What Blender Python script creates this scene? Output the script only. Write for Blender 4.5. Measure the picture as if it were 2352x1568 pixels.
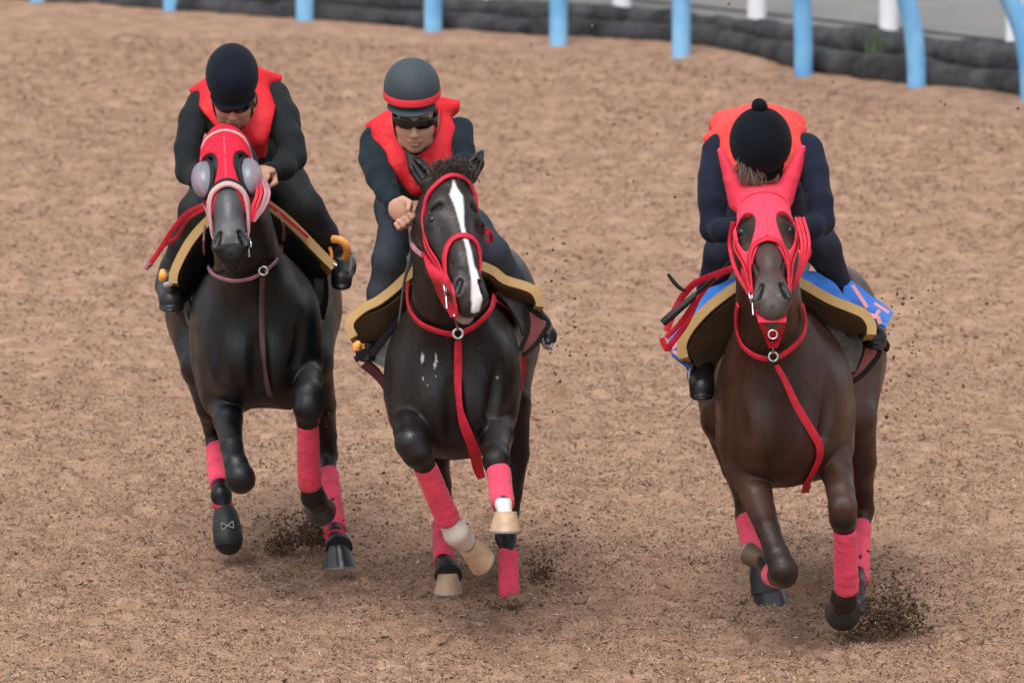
import bpy, math, random
import numpy as np
from mathutils import Vector
random.seed(7); RNG = np.random.default_rng(11)
scn = bpy.context.scene
for o in list(bpy.data.objects): bpy.data.objects.remove(o)

# ------------------------------------------------------------------ camera, world, sun, exposure
PITCH = math.radians(8.0); DIST = 32.0; FPX = 19500.0
CAMH = DIST * math.tan(PITCH + math.atan((1450 - 784) / FPX))
cam_d = bpy.data.cameras.new("camera"); cam = bpy.data.objects.new("camera", cam_d)
scn.collection.objects.link(cam); scn.camera = cam
cam.location = (0, -DIST, CAMH); cam.rotation_euler = (math.pi / 2 - PITCH, 0, 0)
cam_d.sensor_width = 36; cam_d.lens = FPX / 2352 * 36
cam_d.clip_start = 0.5; cam_d.clip_end = 3000
cam_d.dof.use_dof = True; cam_d.dof.focus_distance = 31.9; cam_d.dof.aperture_fstop = 5.8

world = bpy.data.worlds.new("World"); scn.world = world; world.use_nodes = True
wn = world.node_tree.nodes; wl = world.node_tree.links
SUN_EL, SUN_AZ = math.radians(62), math.radians(200)
sky = wn.new("ShaderNodeTexSky"); sky.sky_type = 'NISHITA'; sky.sun_disc = False
sky.sun_elevation = SUN_EL; sky.sun_rotation = SUN_AZ; sky.dust_density = 4; sky.air_density = 1.0
hs_ = wn.new("ShaderNodeHueSaturation"); hs_.inputs['Saturation'].default_value = 0.22
wl.new(sky.outputs[0], hs_.inputs['Color']); wl.new(hs_.outputs[0], wn['Background'].inputs[0])
wn['Background'].inputs[1].default_value = 0.15
sd = bpy.data.lights.new("sun", 'SUN'); sd.energy = 0.9; sd.angle = math.radians(35); sd.color = (1, .96, .92)
so = bpy.data.objects.new("sun", sd); scn.collection.objects.link(so)
dv = Vector((math.sin(SUN_AZ) * math.cos(SUN_EL), math.cos(SUN_AZ) * math.cos(SUN_EL), math.sin(SUN_EL)))
so.rotation_euler = dv.to_track_quat('Z', 'Y').to_euler()
scn.view_settings.view_transform = 'Standard'; scn.view_settings.look = 'None'
scn.view_settings.exposure = 0.5; scn.view_settings.gamma = 1

# ------------------------------------------------------------------ pixel -> place helpers
CP, SP = math.cos(PITCH), math.sin(PITCH)
def P(x, y, Y):
    u = (x - 1176) / FPX; v = (784 - y) / FPX
    d = np.array([u, CP + v * SP, -SP + v * CP]); t = (Y + DIST) / d[1]
    return np.array([0, -DIST, CAMH]) + d * t
def gY(y):
    return CAMH / math.tan(PITCH + math.atan((y - 784) / FPX)) - DIST
def nrm(v):
    v = np.asarray(v, float); return v / (np.linalg.norm(v) + 1e-12)

# ------------------------------------------------------------------ materials
def mat(name, col, rough=.6, bump=0, bscale=60, var=0, vscale=8, spec=.5, metal=0, sheen=0, stretch=None, attr=None, coat=0, col2=None, detail=4, bdist=.004, dust=None):
    m = bpy.data.materials.new(name); m.use_nodes = True; n = m.node_tree.nodes; l = m.node_tree.links
    b = n['Principled BSDF']; b.inputs['Base Color'].default_value = (*col, 1); b.inputs['Roughness'].default_value = rough
    b.inputs['Specular IOR Level'].default_value = spec; b.inputs['Metallic'].default_value = metal
    b.inputs['Sheen Weight'].default_value = sheen; b.inputs['Coat Weight'].default_value = coat
    tc = n.new('ShaderNodeTexCoord'); mp = n.new('ShaderNodeMapping'); l.new(tc.outputs['Object'], mp.inputs[0])
    if stretch: mp.inputs['Scale'].default_value = stretch
    colout = None
    if var or col2:
        t = n.new('ShaderNodeTexNoise'); t.inputs['Scale'].default_value = vscale; t.inputs['Detail'].default_value = detail; t.inputs['Roughness'].default_value = .65
        l.new(mp.outputs[0], t.inputs['Vector'])
        r = n.new('ShaderNodeValToRGB'); r.color_ramp.elements[0].position = .32; r.color_ramp.elements[1].position = .68
        c2 = col2 or tuple(min(1, c * (1 + var)) for c in col)
        c1 = tuple(c * (1 - var) for c in col) if not col2 else col
        r.color_ramp.elements[0].color = (*c1, 1); r.color_ramp.elements[1].color = (*c2, 1)
        l.new(t.outputs['Fac'], r.inputs[0]); colout = r.outputs[0]
    if attr:
        a = n.new('ShaderNodeAttribute'); a.attribute_name = 'tint'
        mx = n.new('ShaderNodeMix'); mx.data_type = 'RGBA'
        if colout: l.new(colout, mx.inputs[6])
        else: mx.inputs[6].default_value = (*col, 1)
        l.new(a.outputs['Color'], mx.inputs[7]); l.new(a.outputs['Alpha'], mx.inputs[0]); colout = mx.outputs[2]
    if dust:   # dried spatter of track dirt
        t = n.new('ShaderNodeTexNoise'); t.inputs['Scale'].default_value = 38; t.inputs['Detail'].default_value = 6; t.inputs['Roughness'].default_value = .7; l.new(tc.outputs['Object'], t.inputs['Vector'])
        r = n.new('ShaderNodeMapRange'); r.inputs[1].default_value = .62; r.inputs[2].default_value = .80; r.inputs[4].default_value = dust; l.new(t.outputs['Fac'], r.inputs[0])
        mx = n.new('ShaderNodeMix'); mx.data_type = 'RGBA'; l.new(r.outputs[0], mx.inputs[0]); l.new(colout, mx.inputs[6]); mx.inputs[7].default_value = (.22, .14, .10, 1); colout = mx.outputs[2]
        t2 = n.new('ShaderNodeTexNoise'); t2.inputs['Scale'].default_value = 9; t2.inputs['Detail'].default_value = 4; l.new(tc.outputs['Object'], t2.inputs['Vector'])
        r2 = n.new('ShaderNodeMapRange'); r2.inputs[1].default_value = .35; r2.inputs[2].default_value = .65; r2.inputs[3].default_value = rough - .12; r2.inputs[4].default_value = rough + .14; l.new(t2.outputs['Fac'], r2.inputs[0]); l.new(r2.outputs[0], b.inputs['Roughness'])
    if colout: l.new(colout, b.inputs['Base Color'])
    if bump:
        t = n.new('ShaderNodeTexNoise'); t.inputs['Scale'].default_value = bscale; t.inputs['Detail'].default_value = 5
        l.new(mp.outputs[0], t.inputs['Vector'])
        bp = n.new('ShaderNodeBump'); bp.inputs['Strength'].default_value = bump; bp.inputs['Distance'].default_value = bdist
        l.new(t.outputs['Fac'], bp.inputs['Height']); l.new(bp.outputs[0], b.inputs['Normal'])
    return m

# ------------------------------------------------------------------ object helpers
def tag(o, label=None, cat=None, group=None, kind=None):
    if label: o['label'] = label
    if cat: o['category'] = cat
    if group: o['group'] = group
    if kind: o['kind'] = kind
    return o
def empty(name, loc=(0, 0, 0)):
    o = bpy.data.objects.new(name, None); scn.collection.objects.link(o); o.location = loc; o.empty_display_size = .1; return o
def mesh(name, V, F, m, parent=None, smooth=True, tint=None, sharp=None):
    """V (n,3) array; F: list of arrays each (k, 3|4)"""
    me = bpy.data.meshes.new(name); V = np.asarray(V, np.float32)
    if parent is not None: V = V - np.array(parent_origin(parent), np.float32)
    Fs = [np.asarray(f, np.int32) for f in (F if isinstance(F, list) else [F]) if len(f)]
    me.vertices.add(len(V)); me.vertices.foreach_set('co', V.ravel())
    idx = np.concatenate([f.ravel() for f in Fs]); cnt = np.concatenate([np.full(len(f), f.shape[1], np.int32) for f in Fs])
    me.loops.add(len(idx)); me.loops.foreach_set('vertex_index', idx)
    me.polygons.add(len(cnt)); me.polygons.foreach_set('loop_start', np.concatenate([[0], np.cumsum(cnt)[:-1]]).astype(np.int32))
    me.polygons.foreach_set('use_smooth', np.full(len(cnt), smooth))
    me.update(calc_edges=True); me.validate()
    if sharp: me.set_sharp_from_angle(angle=math.radians(sharp))
    if tint is not None:
        a = me.color_attributes.new('tint', 'FLOAT_COLOR', 'POINT'); a.data.foreach_set('color', np.asarray(tint, np.float32).ravel())
    me.materials.append(m)
    o = bpy.data.objects.new(name, me); scn.collection.objects.link(o)
    if parent is not None: o.parent = parent
    return o
def parent_origin(p):
    v = np.zeros(3)
    while p is not None: v += np.array(p.location); p = p.parent
    return v

# ------------------------------------------------------------------ signed-distance modelling
class Sdf:
    def __init__(s): s.pr = []; s.lo = np.full(3, 1e9); s.hi = np.full(3, -1e9)
    def _b(s, pts, r):
        for p in pts: s.lo = np.minimum(s.lo, np.asarray(p) - r); s.hi = np.maximum(s.hi, np.asarray(p) + r)
    def cone(s, a, ra, b, rb, k=.03, sx=1, R=None, sub=False, sc=None):
        a = np.asarray(a, float); b = np.asarray(b, float); sc = np.array(sc if sc is not None else (sx, 1, 1), float)
        rm = max(ra, rb) * max(1, sc.max())
        if not sub: s._b([a, b], rm)
        s.pr.append((a, ra, b, rb, k, R, sc, sub, rm)); return s
    def ell(s, c, r, k=.04, R=None, sub=False):
        r = np.array(r, float); m = r.min()
        return s.cone(c, m, c, m, k, R=R, sc=r / m, sub=sub)
    def chain(s, pts, k=.03, sx=1, sub=False):
        for p, q in zip(pts[:-1], pts[1:]): s.cone(p[0], p[1], q[0], q[1], k, sx=sx, sub=sub)
        return s
    @staticmethod
    def _d(pr, X):
        a, ra, b, rb, k, R, sc, sub, rm = pr
        q = X - a; ab = b - a
        if R is not None: q = q @ R; ab = ab @ R
        q = q / sc; ab = ab / sc; L = ab @ ab
        if L < 1e-10: d = np.sqrt((q * q).sum(-1)) - ra
        else:
            t = np.clip((q @ ab) / L, 0, 1); q = q - t[..., None] * ab
            d = np.sqrt((q * q).sum(-1)) - (ra + t * (rb - ra))
        return d * sc.min()
    def f(s, X, V=None):
        X = np.asarray(X, float)
        if V is None: V = np.full(X.shape[:-1], 1.0)
        for pr in s.pr: V = s._c(pr, V, s._d(pr, X))
        return V
    @staticmethod
    def _c(pr, V, d):
        k = pr[4]
        if pr[7]:
            h = np.maximum(k - np.abs(V + d), 0) / k; return np.maximum(V, -d) + h * h * k / 4
        h = np.maximum(k - np.abs(V - d), 0) / k; return np.minimum(V, d) - h * h * k / 4
    def grad(s, p):
        e = .004; p = np.asarray(p, float); return nrm([s.f(p + v * e) - s.f(p - v * e) for v in np.eye(3)])
    def snap(s, p, off=0):
        p = np.asarray(p, float).copy()
        for _ in range(8):
            d = float(s.f(p)) - off; p = p - s.grad(p) * d * .8
        return p
    def cast(s, o, d, off=0, far=.3):
        ts = np.linspace(far, 0, 60); v = s.f(np.asarray(o) + ts[:, None] * np.asarray(d)[None])
        i = np.argmax(v < off)
        if i == 0: return np.asarray(o) + np.asarray(d) * ts[0]
        t = ts[i] + (ts[i - 1] - ts[i]) * (off - v[i]) / (v[i - 1] - v[i]); return np.asarray(o) + np.asarray(d) * t
    def net(s, res=.008, fine=(), post=None, pad=.015, extra=0, lo=None, hi=None):
        """fine: list of (axis, lo, hi, res). returns V,F of the extracted surface"""
        lo = s.lo - pad - extra if lo is None else lo; hi = s.hi + pad + extra if hi is None else hi
        ax = []
        for i in range(3):
            x = lo[i]; c = [x]
            rs = res[i] if isinstance(res, (tuple, list)) else res
            while x < hi[i]:
                r = rs
                for (k, a, b, fr) in fine:
                    if k == i and a <= x <= b: r = min(r, fr)
                x += r; c.append(x)
            ax.append(np.array(c, np.float32))
        V = np.full([len(a) for a in ax], 1.0, np.float32)
        for pr in s.pr:
            m = pr[8] + pr[4] * 1.2 + .02 + extra
            sl = []
            for i in range(3):
                l_ = min(pr[0][i], pr[2][i]) - m; h_ = max(pr[0][i], pr[2][i]) + m
                sl.append(slice(max(0, np.searchsorted(ax[i], l_) - 1), np.searchsorted(ax[i], h_) + 1))
            if any(q.start >= q.stop for q in sl): continue
            X = np.stack(np.meshgrid(ax[0][sl[0]], ax[1][sl[1]], ax[2][sl[2]], indexing='ij'), -1)
            V[tuple(sl)] = s._c(pr, V[tuple(sl)], s._d(pr, X).astype(np.float32))
        if post is not None: V = post(V, ax).astype(np.float32)
        return nets(V, ax)
def nets(V, ax):
    ins = V < 0; n = V.shape
    c = np.zeros([d - 1 for d in n], np.int8)
    for i in (0, 1):
        for j in (0, 1):
            for k in (0, 1):
                c += ins[i:n[0] - 1 + i, j:n[1] - 1 + j, k:n[2] - 1 + k]
    act = (c > 0) & (c < 8); I = np.argwhere(act); idm = np.full(act.shape, -1, np.int32); idm[act] = np.arange(len(I))
    pos = np.zeros((len(I), 3)); cnt = np.zeros(len(I))
    cor = [(i, j, k) for i in (0, 1) for j in (0, 1) for k in (0, 1)]
    for a in range(8):
        for b in range(a + 1, 8):
            A, B = np.array(cor[a]), np.array(cor[b])
            if np.abs(A - B).sum() != 1: continue
            ia = I + A; ib = I + B; va = V[ia[:, 0], ia[:, 1], ia[:, 2]]; vb = V[ib[:, 0], ib[:, 1], ib[:, 2]]
            m = (va < 0) != (vb < 0); t = np.where(m, va / np.where(m, va - vb, 1), 0)
            pa = np.stack([ax[q][ia[:, q]] for q in range(3)], 1); pb = np.stack([ax[q][ib[:, q]] for q in range(3)], 1)
            pos += np.where(m[:, None], pa + (pb - pa) * t[:, None], 0); cnt += m
    pos /= cnt[:, None]; F = []
    for a in range(3):
        b, d = (a + 1) % 3, (a + 2) % 3
        s0 = [slice(None)] * 3; s1 = [slice(None)] * 3; s0[a] = slice(0, n[a] - 1); s1[a] = slice(1, n[a])
        for q in (b, d): s0[q] = s1[q] = slice(1, n[q] - 1)
        A = ins[tuple(s0)]; B = ins[tuple(s1)]
        E = np.argwhere(A != B); 
        if not len(E): continue
        flip = A[E[:, 0], E[:, 1], E[:, 2]]
        E = E.copy(); E[:, b] += 1; E[:, d] += 1
        def g(db, dd):
            q = E.copy(); q[:, b] -= db; q[:, d] -= dd; return idm[q[:, 0], q[:, 1], q[:, 2]]
        Q = np.stack([g(1, 1), g(0, 1), g(0, 0), g(1, 0)], 1)
        Q[~flip] = Q[~flip][:, ::-1]; F.append(Q)
    F = np.concatenate(F); F = F[(F >= 0).all(1)]
    return pos, F

def rib(name, pts, w, t, m, parent, normals=None, closed=False, sub=4, ends=True):
    """strap: box cross-section ribbon along pts (world)"""
    pts = np.array(pts, float); N0 = None if normals is None else np.array(normals, float)
    if sub > 1 and len(pts) > 2:
        L = len(pts); T = np.linspace(0, L if closed else L - 1, (L if closed else L - 1) * sub + 1)
        if closed: T = T[:-1]
        def cr(A):
            out = []
            for x in T:
                i = int(x); f = x - i
                if closed: q = [A[(i - 1) % L], A[i % L], A[(i + 1) % L], A[(i + 2) % L]]
                else:
                    i = min(i, L - 2); f = x - i; q = [A[max(i - 1, 0)], A[i], A[i + 1], A[min(i + 2, L - 1)]]
                out.append(.5 * (2 * q[1] + (q[2] - q[0]) * f + (2 * q[0] - 5 * q[1] + 4 * q[2] - q[3]) * f * f + (3 * q[1] - 3 * q[2] + q[3] - q[0]) * f ** 3))
            return np.array(out)
        wv = cr(np.array(w, float)[:, None])[:, 0] if np.ndim(w) else w
        pts = cr(pts); N0 = None if N0 is None else cr(N0)
    else: wv = np.array(w, float) if np.ndim(w) else w
    n = len(pts)
    tan = np.roll(pts, -1, 0) - np.roll(pts, 1, 0)
    if not closed: tan[0] = pts[1] - pts[0]; tan[-1] = pts[-1] - pts[-2]
    tan /= np.linalg.norm(tan, axis=1)[:, None] + 1e-9
    if N0 is None: N0 = np.tile([0, -1., .1], (n, 1))
    side = np.cross(tan, N0); side /= np.linalg.norm(side, axis=1)[:, None] + 1e-9
    nn = np.cross(side, tan); W = (np.full(n, wv) if np.ndim(wv) == 0 else wv)[:, None] / 2; h = t / 2
    ring = [(-1, .45), (-.8, 1), (.8, 1), (1, .45), (1, -.45), (.8, -1), (-.8, -1), (-1, -.45)]
    V = np.stack([pts + side * W * a + nn * h * b for a, b in ring], 1).reshape(-1, 3); K = 8
    F = []
    for i in range(n if closed else n - 1):
        j = (i + 1) % n
        for k in range(K): F.append((i * K + k, i * K + (k + 1) % K, j * K + (k + 1) % K, j * K + k))
    Fs = [np.array(F)]
    if not closed:
        Fs.append(np.array([tuple(range(K))[::-1], tuple(range((n - 1) * K, n * K))]))
    return mesh(name, V, Fs, m, parent, sharp=50)

def tube(name, pts, rad, m, parent, seg=14, cap=True, wob=0, sub=1):
    pts = np.array(pts, float); n = len(pts); rad = np.full(n, rad) if np.ndim(rad) == 0 else np.array(rad, float)
    if sub > 1:
        T = np.linspace(0, n - 1, (n - 1) * sub + 1); q = []
        for x in T:
            i = min(int(x), n - 2); f = x - i; A = [pts[max(i - 1, 0)], pts[i], pts[i + 1], pts[min(i + 2, n - 1)]]
            q.append(.5 * (2 * A[1] + (A[2] - A[0]) * f + (2 * A[0] - 5 * A[1] + 4 * A[2] - A[3]) * f * f + (3 * A[1] - 3 * A[2] + A[3] - A[0]) * f ** 3))
        rad = np.interp(T, np.arange(n), rad); pts = np.array(q); n = len(pts)
    tan = np.gradient(pts, axis=0); tan /= np.linalg.norm(tan, axis=1)[:, None]
    up = np.array([0, 0, 1.]) if abs(tan[0][2]) < .8 else np.array([1., 0, 0]); V = []
    for i in range(n):
        s = nrm(np.cross(tan[i], up)); up = np.cross(s, tan[i])
        for k in range(seg):
            a = k / seg * 2 * math.pi; r = rad[i] * (1 + wob * random.uniform(-1, 1))
            V.append(pts[i] + (s * math.cos(a) + up * math.sin(a)) * r)
    F = [(i * seg + k, (i + 1) * seg + k, (i + 1) * seg + (k + 1) % seg, i * seg + (k + 1) % seg) for i in range(n - 1) for k in range(seg)]
    Fs = [np.array(F)]
    if cap: Fs.append(np.array([tuple(range(seg)), tuple(range((n - 1) * seg, n * seg))[::-1]]))
    return mesh(name, V, Fs, m, parent, sharp=60 if cap else None)

def sheet(name, A, B, thick, m, parent, nv=8, sag=0, sub=5, mid=None, flute=0):
    """thick sheet lofted between polyline A and polyline B (same length, world points)"""
    A = np.array(A, float); B = np.array(B, float); n = len(A); T = np.linspace(0, n - 1, (n - 1) * sub + 1)
    def cr(Q):
        o = []
        for x in T:
            i = min(int(x), n - 2); f = x - i; q = [Q[max(i - 1, 0)], Q[i], Q[i + 1], Q[min(i + 2, n - 1)]]
            o.append(.5 * (2 * q[1] + (q[2] - q[0]) * f + (2 * q[0] - 5 * q[1] + 4 * q[2] - q[3]) * f * f + (3 * q[1] - 3 * q[2] + q[3] - q[0]) * f ** 3))
        return np.array(o)
    A, B = cr(A), cr(B); nu = len(A); S = np.array([A + (B - A) * (v / nv) + np.array([0, 0, -sag]) * math.sin(math.pi * v / nv) for v in range(nv + 1)])
    du = np.gradient(S, axis=1); dvv = np.gradient(S, axis=0); N = np.cross(du, dvv); N /= np.linalg.norm(N, axis=-1)[..., None] + 1e-9
    if flute:
        ph = np.linspace(0, nu / sub * 4, nu)[None, :, None]; S = S + N * flute * np.sin(ph + np.arange(nv + 1)[:, None, None] * .5)
    V = np.concatenate([(S + N * thick / 2).reshape(-1, 3), (S - N * thick / 2).reshape(-1, 3)]); O = (nv + 1) * nu; F = []
    for v in range(nv):
        for u in range(nu - 1):
            a, b, c, d = v * nu + u, v * nu + u + 1, (v + 1) * nu + u + 1, (v + 1) * nu + u
            F.append((a, b, c, d)); F.append((O + d, O + c, O + b, O + a))
    bd = [u for u in range(nu)] + [v * nu + nu - 1 for v in range(1, nv + 1)] + [nv * nu + u for u in range(nu - 2, -1, -1)] + [v * nu for v in range(nv - 1, 0, -1)]
    for i in range(len(bd)):
        a, b = bd[i], bd[(i + 1) % len(bd)]; F.append((b, a, O + a, O + b))
    return mesh(name, V, np.array(F), m, parent, sharp=50)

def ringmesh(name, c, nvec, R, r, m, parent, seg=20):
    nvec = nrm(nvec); s = nrm(np.cross(nvec, [0.1, .2, 1])); u = np.cross(nvec, s)
    pts = [c + (s * math.cos(a) + u * math.sin(a)) * R for a in np.linspace(0, 2 * math.pi, seg + 1)]
    return tube(name, pts, r, m, parent, seg=8, cap=False)

def bandage(a, ra, b, rb, m, parent, sx=1.0, name='leg_bandage', turns=7):
    a, b = np.array(a), np.array(b); ax = nrm(b - a); s = nrm(np.cross(ax, [0.02, 1, .01])); u = np.cross(ax, s); n = 46; seg = 28; V = []
    L = np.linalg.norm(b - a)
    for i in range(n + 1):
        t = i / n; r = ra + (rb - ra) * t
        e = min(t, 1 - t) * n
        if e < 2: r *= .93 + .035 * e
        for k in range(seg):
            A = k / seg * 2 * math.pi
            q = (t * turns + A / (2 * math.pi)) % 1.0
            rr = r * (1 + .045 * (q ** 3) + .02 * math.sin(3 * A + t * 9) + .012 * math.sin(t * 40 + 2 * A)) 
            V.append(a + ax * L * t + (s * math.cos(A) * sx + u * math.sin(A)) * rr)
    F = [(i * seg + k, i * seg + (k + 1) % seg, (i + 1) * seg + (k + 1) % seg, (i + 1) * seg + k) for i in range(n) for k in range(seg)]
    c0 = len(V); V.append(a); V.append(b)
    T = [(c0, (k + 1) % seg, k) for k in range(seg)] + [(c0 + 1, n * seg + k, n * seg + (k + 1) % seg) for k in range(seg)]
    return mesh(name, V, [np.array(F), np.array(T)], m, parent)

def hoof(c, sole, toe, size, mwall, parent, mshoe=None, L=.085, name='hoof'):
    """c coronet centre; sole = direction from coronet to sole; toe = direction the toe points"""
    c = np.array(c); sole = nrm(sole); toe = np.array(toe, float); toe = nrm(toe - sole * (toe @ sole)); lat = np.cross(sole, toe)
    prof = [(0, .66), (.04, .76), (.12, .77), (.3, .83), (.6, .93), (.9, 1.03), (1.0, 1.06), (1.0, .90), (.93, .6), (.9, .2)]
    seg = 28; V = []
    for (t, r) in prof:
        for k in range(seg):
            A = k / seg * 2 * math.pi; x, y = math.cos(A), math.sin(A)
            ry = 1.0 if y > 0 else .82 + (0 if abs(x) > .25 else -.1)
            V.append(c + sole * L * size * (t * (1 if y > -.2 else .8)) + lat * x * r * .058 * size + toe * (y * ry * r * .062 * size + t * .028 * size))
    F = [(i * seg + k, i * seg + (k + 1) % seg, (i + 1) * seg + (k + 1) % seg, (i + 1) * seg + k) for i in range(len(prof) - 1) for k in range(seg)]
    Fs = [np.array(F), np.array([tuple(range(seg))[::-1], tuple(range((len(prof) - 1) * seg, len(prof) * seg))])]
    h = mesh(name, V, Fs, mwall, parent, sharp=45)
    if mshoe:
        pts = []
        for A in np.linspace(-math.pi * .28, math.pi * 1.28, 26):
            x, y = math.cos(A), math.sin(A)
            pts.append(c + sole * L * size * (1.03 if y > -.2 else .85) + lat * x * .056 * size + toe * (y * (1 if y > 0 else .8) * .06 * size + .028 * size))
        rib('horseshoe', pts, .010, .012 * size, mshoe, h, normals=[sole] * len(pts), sub=1)
    return h

def strands(name, roots, m, parent, length=.12, width=.004, n=200, spread=.5, seg=5, grav=.6, jit=.02):
    """tapered hair strands; roots: list of (point, direction)"""
    V, F = [], []
    for i in range(n):
        p, d = roots[random.randrange(len(roots))]; p = np.array(p) + RNG.normal(0, jit, 3); d = nrm(np.array(d) + RNG.normal(0, spread * .3, 3))
        L = length * random.uniform(.6, 1.15); s = nrm(np.cross(d, RNG.normal(0, 1, 3))); s2 = np.cross(d, s); o = len(V); bend = RNG.normal(0, .35, 3)
        for j in range(seg + 1):
            t = j / seg; q = p + d * L * t + np.array([0, 0, -grav]) * L * t * t * .5 + bend * L * t * t * .3; w = width * (1 - t * .85)
            for k in range(3):
                a = k * 2.094; V.append(q + (s * math.cos(a) + s2 * math.sin(a)) * w)
        for j in range(seg):
            for k in range(3): F.append((o + j * 3 + k, o + j * 3 + (k + 1) % 3, o + j * 3 + 3 + (k + 1) % 3, o + j * 3 + 3 + k))
    return mesh(name, V, np.array(F), m, parent)

def vnoise(X, sc, seed=0):
    """cheap smooth 3D noise from rotated sines"""
    r = np.random.default_rng(seed); v = 0
    for i in range(6):
        w = nrm(r.normal(0, 1, 3)) * sc * r.uniform(.6, 1.6); v = v + np.sin(X @ w + r.uniform(0, 6.28))
    return v / 6
def grid_noise(amp, sc, seed=0, stretch=(1, 1, 1), crease=0, csc=20, big=0):
    def post(V, ax):
        m = np.abs(V) < .05; I = np.argwhere(m); X = np.stack([ax[q][I[:, q]] * stretch[q] for q in range(3)], 1).astype(float)
        n = amp * vnoise(X, sc, seed)
        if crease: n = n + crease * (.22 - np.abs(vnoise(X + .02 * vnoise(X, 9, seed + 3)[:, None], csc, seed + 7))) * np.clip(.6 + 1.5 * vnoise(X, 7, seed + 11), 0, 1.2)
        if big: n = n + big * vnoise(X, 12, seed + 20)
        V[m] += n.astype(np.float32); return V
    return post
# ------------------------------------------------------------------ material set
M = {}
M['track'] = mat('woodchip_track', (.235, .138, .093), .95, bump=1, bscale=70, vscale=7, col2=(.450, .292, .204), spec=.12, detail=12, bdist=.012)
M['chip'] = mat('wood_chip', (.3, .2, .15), .9, attr=True, spec=.2)
M['clod'] = mat('damp_clod', (.045, .030, .021), .95, bump=.8, bscale=80, vscale=60, spec=.1, col2=(.20, .13, .09))
M['roll'] = mat('black_netting', (.020, .0205, .023), .9, bump=1, bscale=40, col2=(.085, .085, .09), vscale=5, spec=.2, bdist=.02)
M['asphalt'] = mat('grey_asphalt', (.19, .185, .18), .9, bump=.5, bscale=120, var=.12, vscale=1.5)
M['ground'] = mat('grey_gravel', (.16, .155, .15), .95, bump=.5, bscale=60, var=.2, vscale=1)
M['blue'] = mat('sky_blue_paint', (.12, .38, .72), .35, bump=.1, bscale=20, col2=(.30, .62, .92), vscale=3, spec=.5)
M['white'] = mat('white_paint', (.78, .79, .83), .4, var=.06, vscale=3)
M['weed'] = mat('weed_leaf', (.085, .13, .06), .7, var=.3, vscale=20)
M['steel'] = mat('steel', (.62, .62, .64), .25, metal=1)
M['blackleather'] = mat('black_leather', (.012, .012, .014), .38, bump=.4, bscale=50, spec=.5)

# ------------------------------------------------------------------ 2-D noise
def n2(x, y, seed):
    r = np.random.default_rng(seed).random((256, 256)).astype(np.float32)
    xi = np.floor(x).astype(int); yi = np.floor(y).astype(int); fx = x - xi; fy = y - yi
    fx = fx * fx * (3 - 2 * fx); fy = fy * fy * (3 - 2 * fy); a = xi & 255; b = yi & 255; c = (xi + 1) & 255; d = (yi + 1) & 255
    return (r[a, b] * (1 - fx) + r[c, b] * fx) * (1 - fy) + (r[a, d] * (1 - fx) + r[c, d] * fx) * fy - .5
PR = np.random.default_rng(5); PRINTS = [(PR.uniform(-3, 3.2), PR.uniform(-1.5, 12), PR.uniform(.05, .075)) for _ in range(130)]
def th(x, y):
    """track surface height (loose wood fibre): clumps, hoof churn"""
    h = .050 * n2(x * 1.3, y * .9, 1) + .040 * n2(x * 4, y * 3, 2) + .038 * n2(x * 9, y * 8, 3)
    h += .026 * n2(x * 21, y * 19, 4) + .018 * n2(x * 48, y * 45, 5) + .009 * n2(x * 95, y * 90, 6)
    for s, f in ((7, 1.9), (8, 3.1)):
        v = n2(x * f + 5, y * f, s); h -= .035 * np.clip(v - .22, 0, 1) * 2.5
    h = h * .85; x = np.asarray(x); y = np.asarray(y)
    for (a, b_, r) in PRINTS:
        m = (np.abs(x - a) < .3) & (np.abs(y - b_) < .3)
        if m.any():
            q = np.hypot((x[m] - a), (y[m] - b_) * .8) / r; h[m] += -.030 * np.exp(-q ** 4) + .018 * np.exp(-((q - 1.45) / .4) ** 2)
    return h

# ------------------------------------------------------------------ edge of the track (pixel places laid on the ground plane)
EDG = [(-9000, -560), (-5000, -300), (-2200, -140), (-900, -62), (-500, -40), (-200, -22), (0, -8), (400, 19), (700, 46), (900, 60), (1176, 77), (1330, 80), (1550, 97), (1640, 110), (1776, 140), (1926, 163), (2076, 192), (2176, 204), (2352, 221), (2700, 262), (3200, 330)]
def gp(x, y): return P(x, y, gY(y))
E3 = np.array([gp(*e) for e in EDG])
def edgeY(x): return np.interp(x, E3[:, 0], E3[:, 1])

# big ground sheet, reaching the horizon
mesh('ground', [(-900, -60, -.06), (900, -60, -.06), (900, 1500, -.06), (-900, 1500, -.06)], np.array([(0, 1, 2, 3)]), M['ground'])['kind'] = 'structure'
# track surface
def track():
    xs = np.concatenate([np.arange(-26, -5, .12), np.arange(-5, 5.6, .02), np.arange(5.6, 22, .12)]); nx = len(xs)
    V = []; rows = []
    y = -6.0; Ys = []
    vs = np.concatenate([np.linspace(0, .18, 40), np.linspace(.18, .52, 560)[1:], np.linspace(.52, 1, 620)[1:]])
    X = np.repeat(xs[None], len(vs), 0); Ye = edgeY(xs) + .10 * n2(xs * 1.7, xs * 0, 9) * 2
    Yv = -8 + (Ye[None] + 8) * vs[:, None]
    Z = th(X, Yv); dist = Ye[None] - Yv; fl = np.clip(dist / 2.5, .25, 1); Z = Z * fl - .045 * (1 - fl)
    Z = Z + .045 * np.exp(-(dist / .5) ** 2) * (1 + .5 * n2(X * 2.2, Yv * 0, 12))
    Z[-1] = -.055; Z[-2] = np.minimum(Z[-2], .02)
    V = np.stack([X, Yv, Z], -1).reshape(-1, 3); n = len(vs); a = (np.arange(n - 1)[:, None] * nx + np.arange(nx - 1)[None]).ravel()
    F = np.stack([a, a + 1, a + nx + 1, a + nx], 1)
    o = mesh('track', V, F, M['track']); o['kind'] = 'structure'
track()
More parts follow.
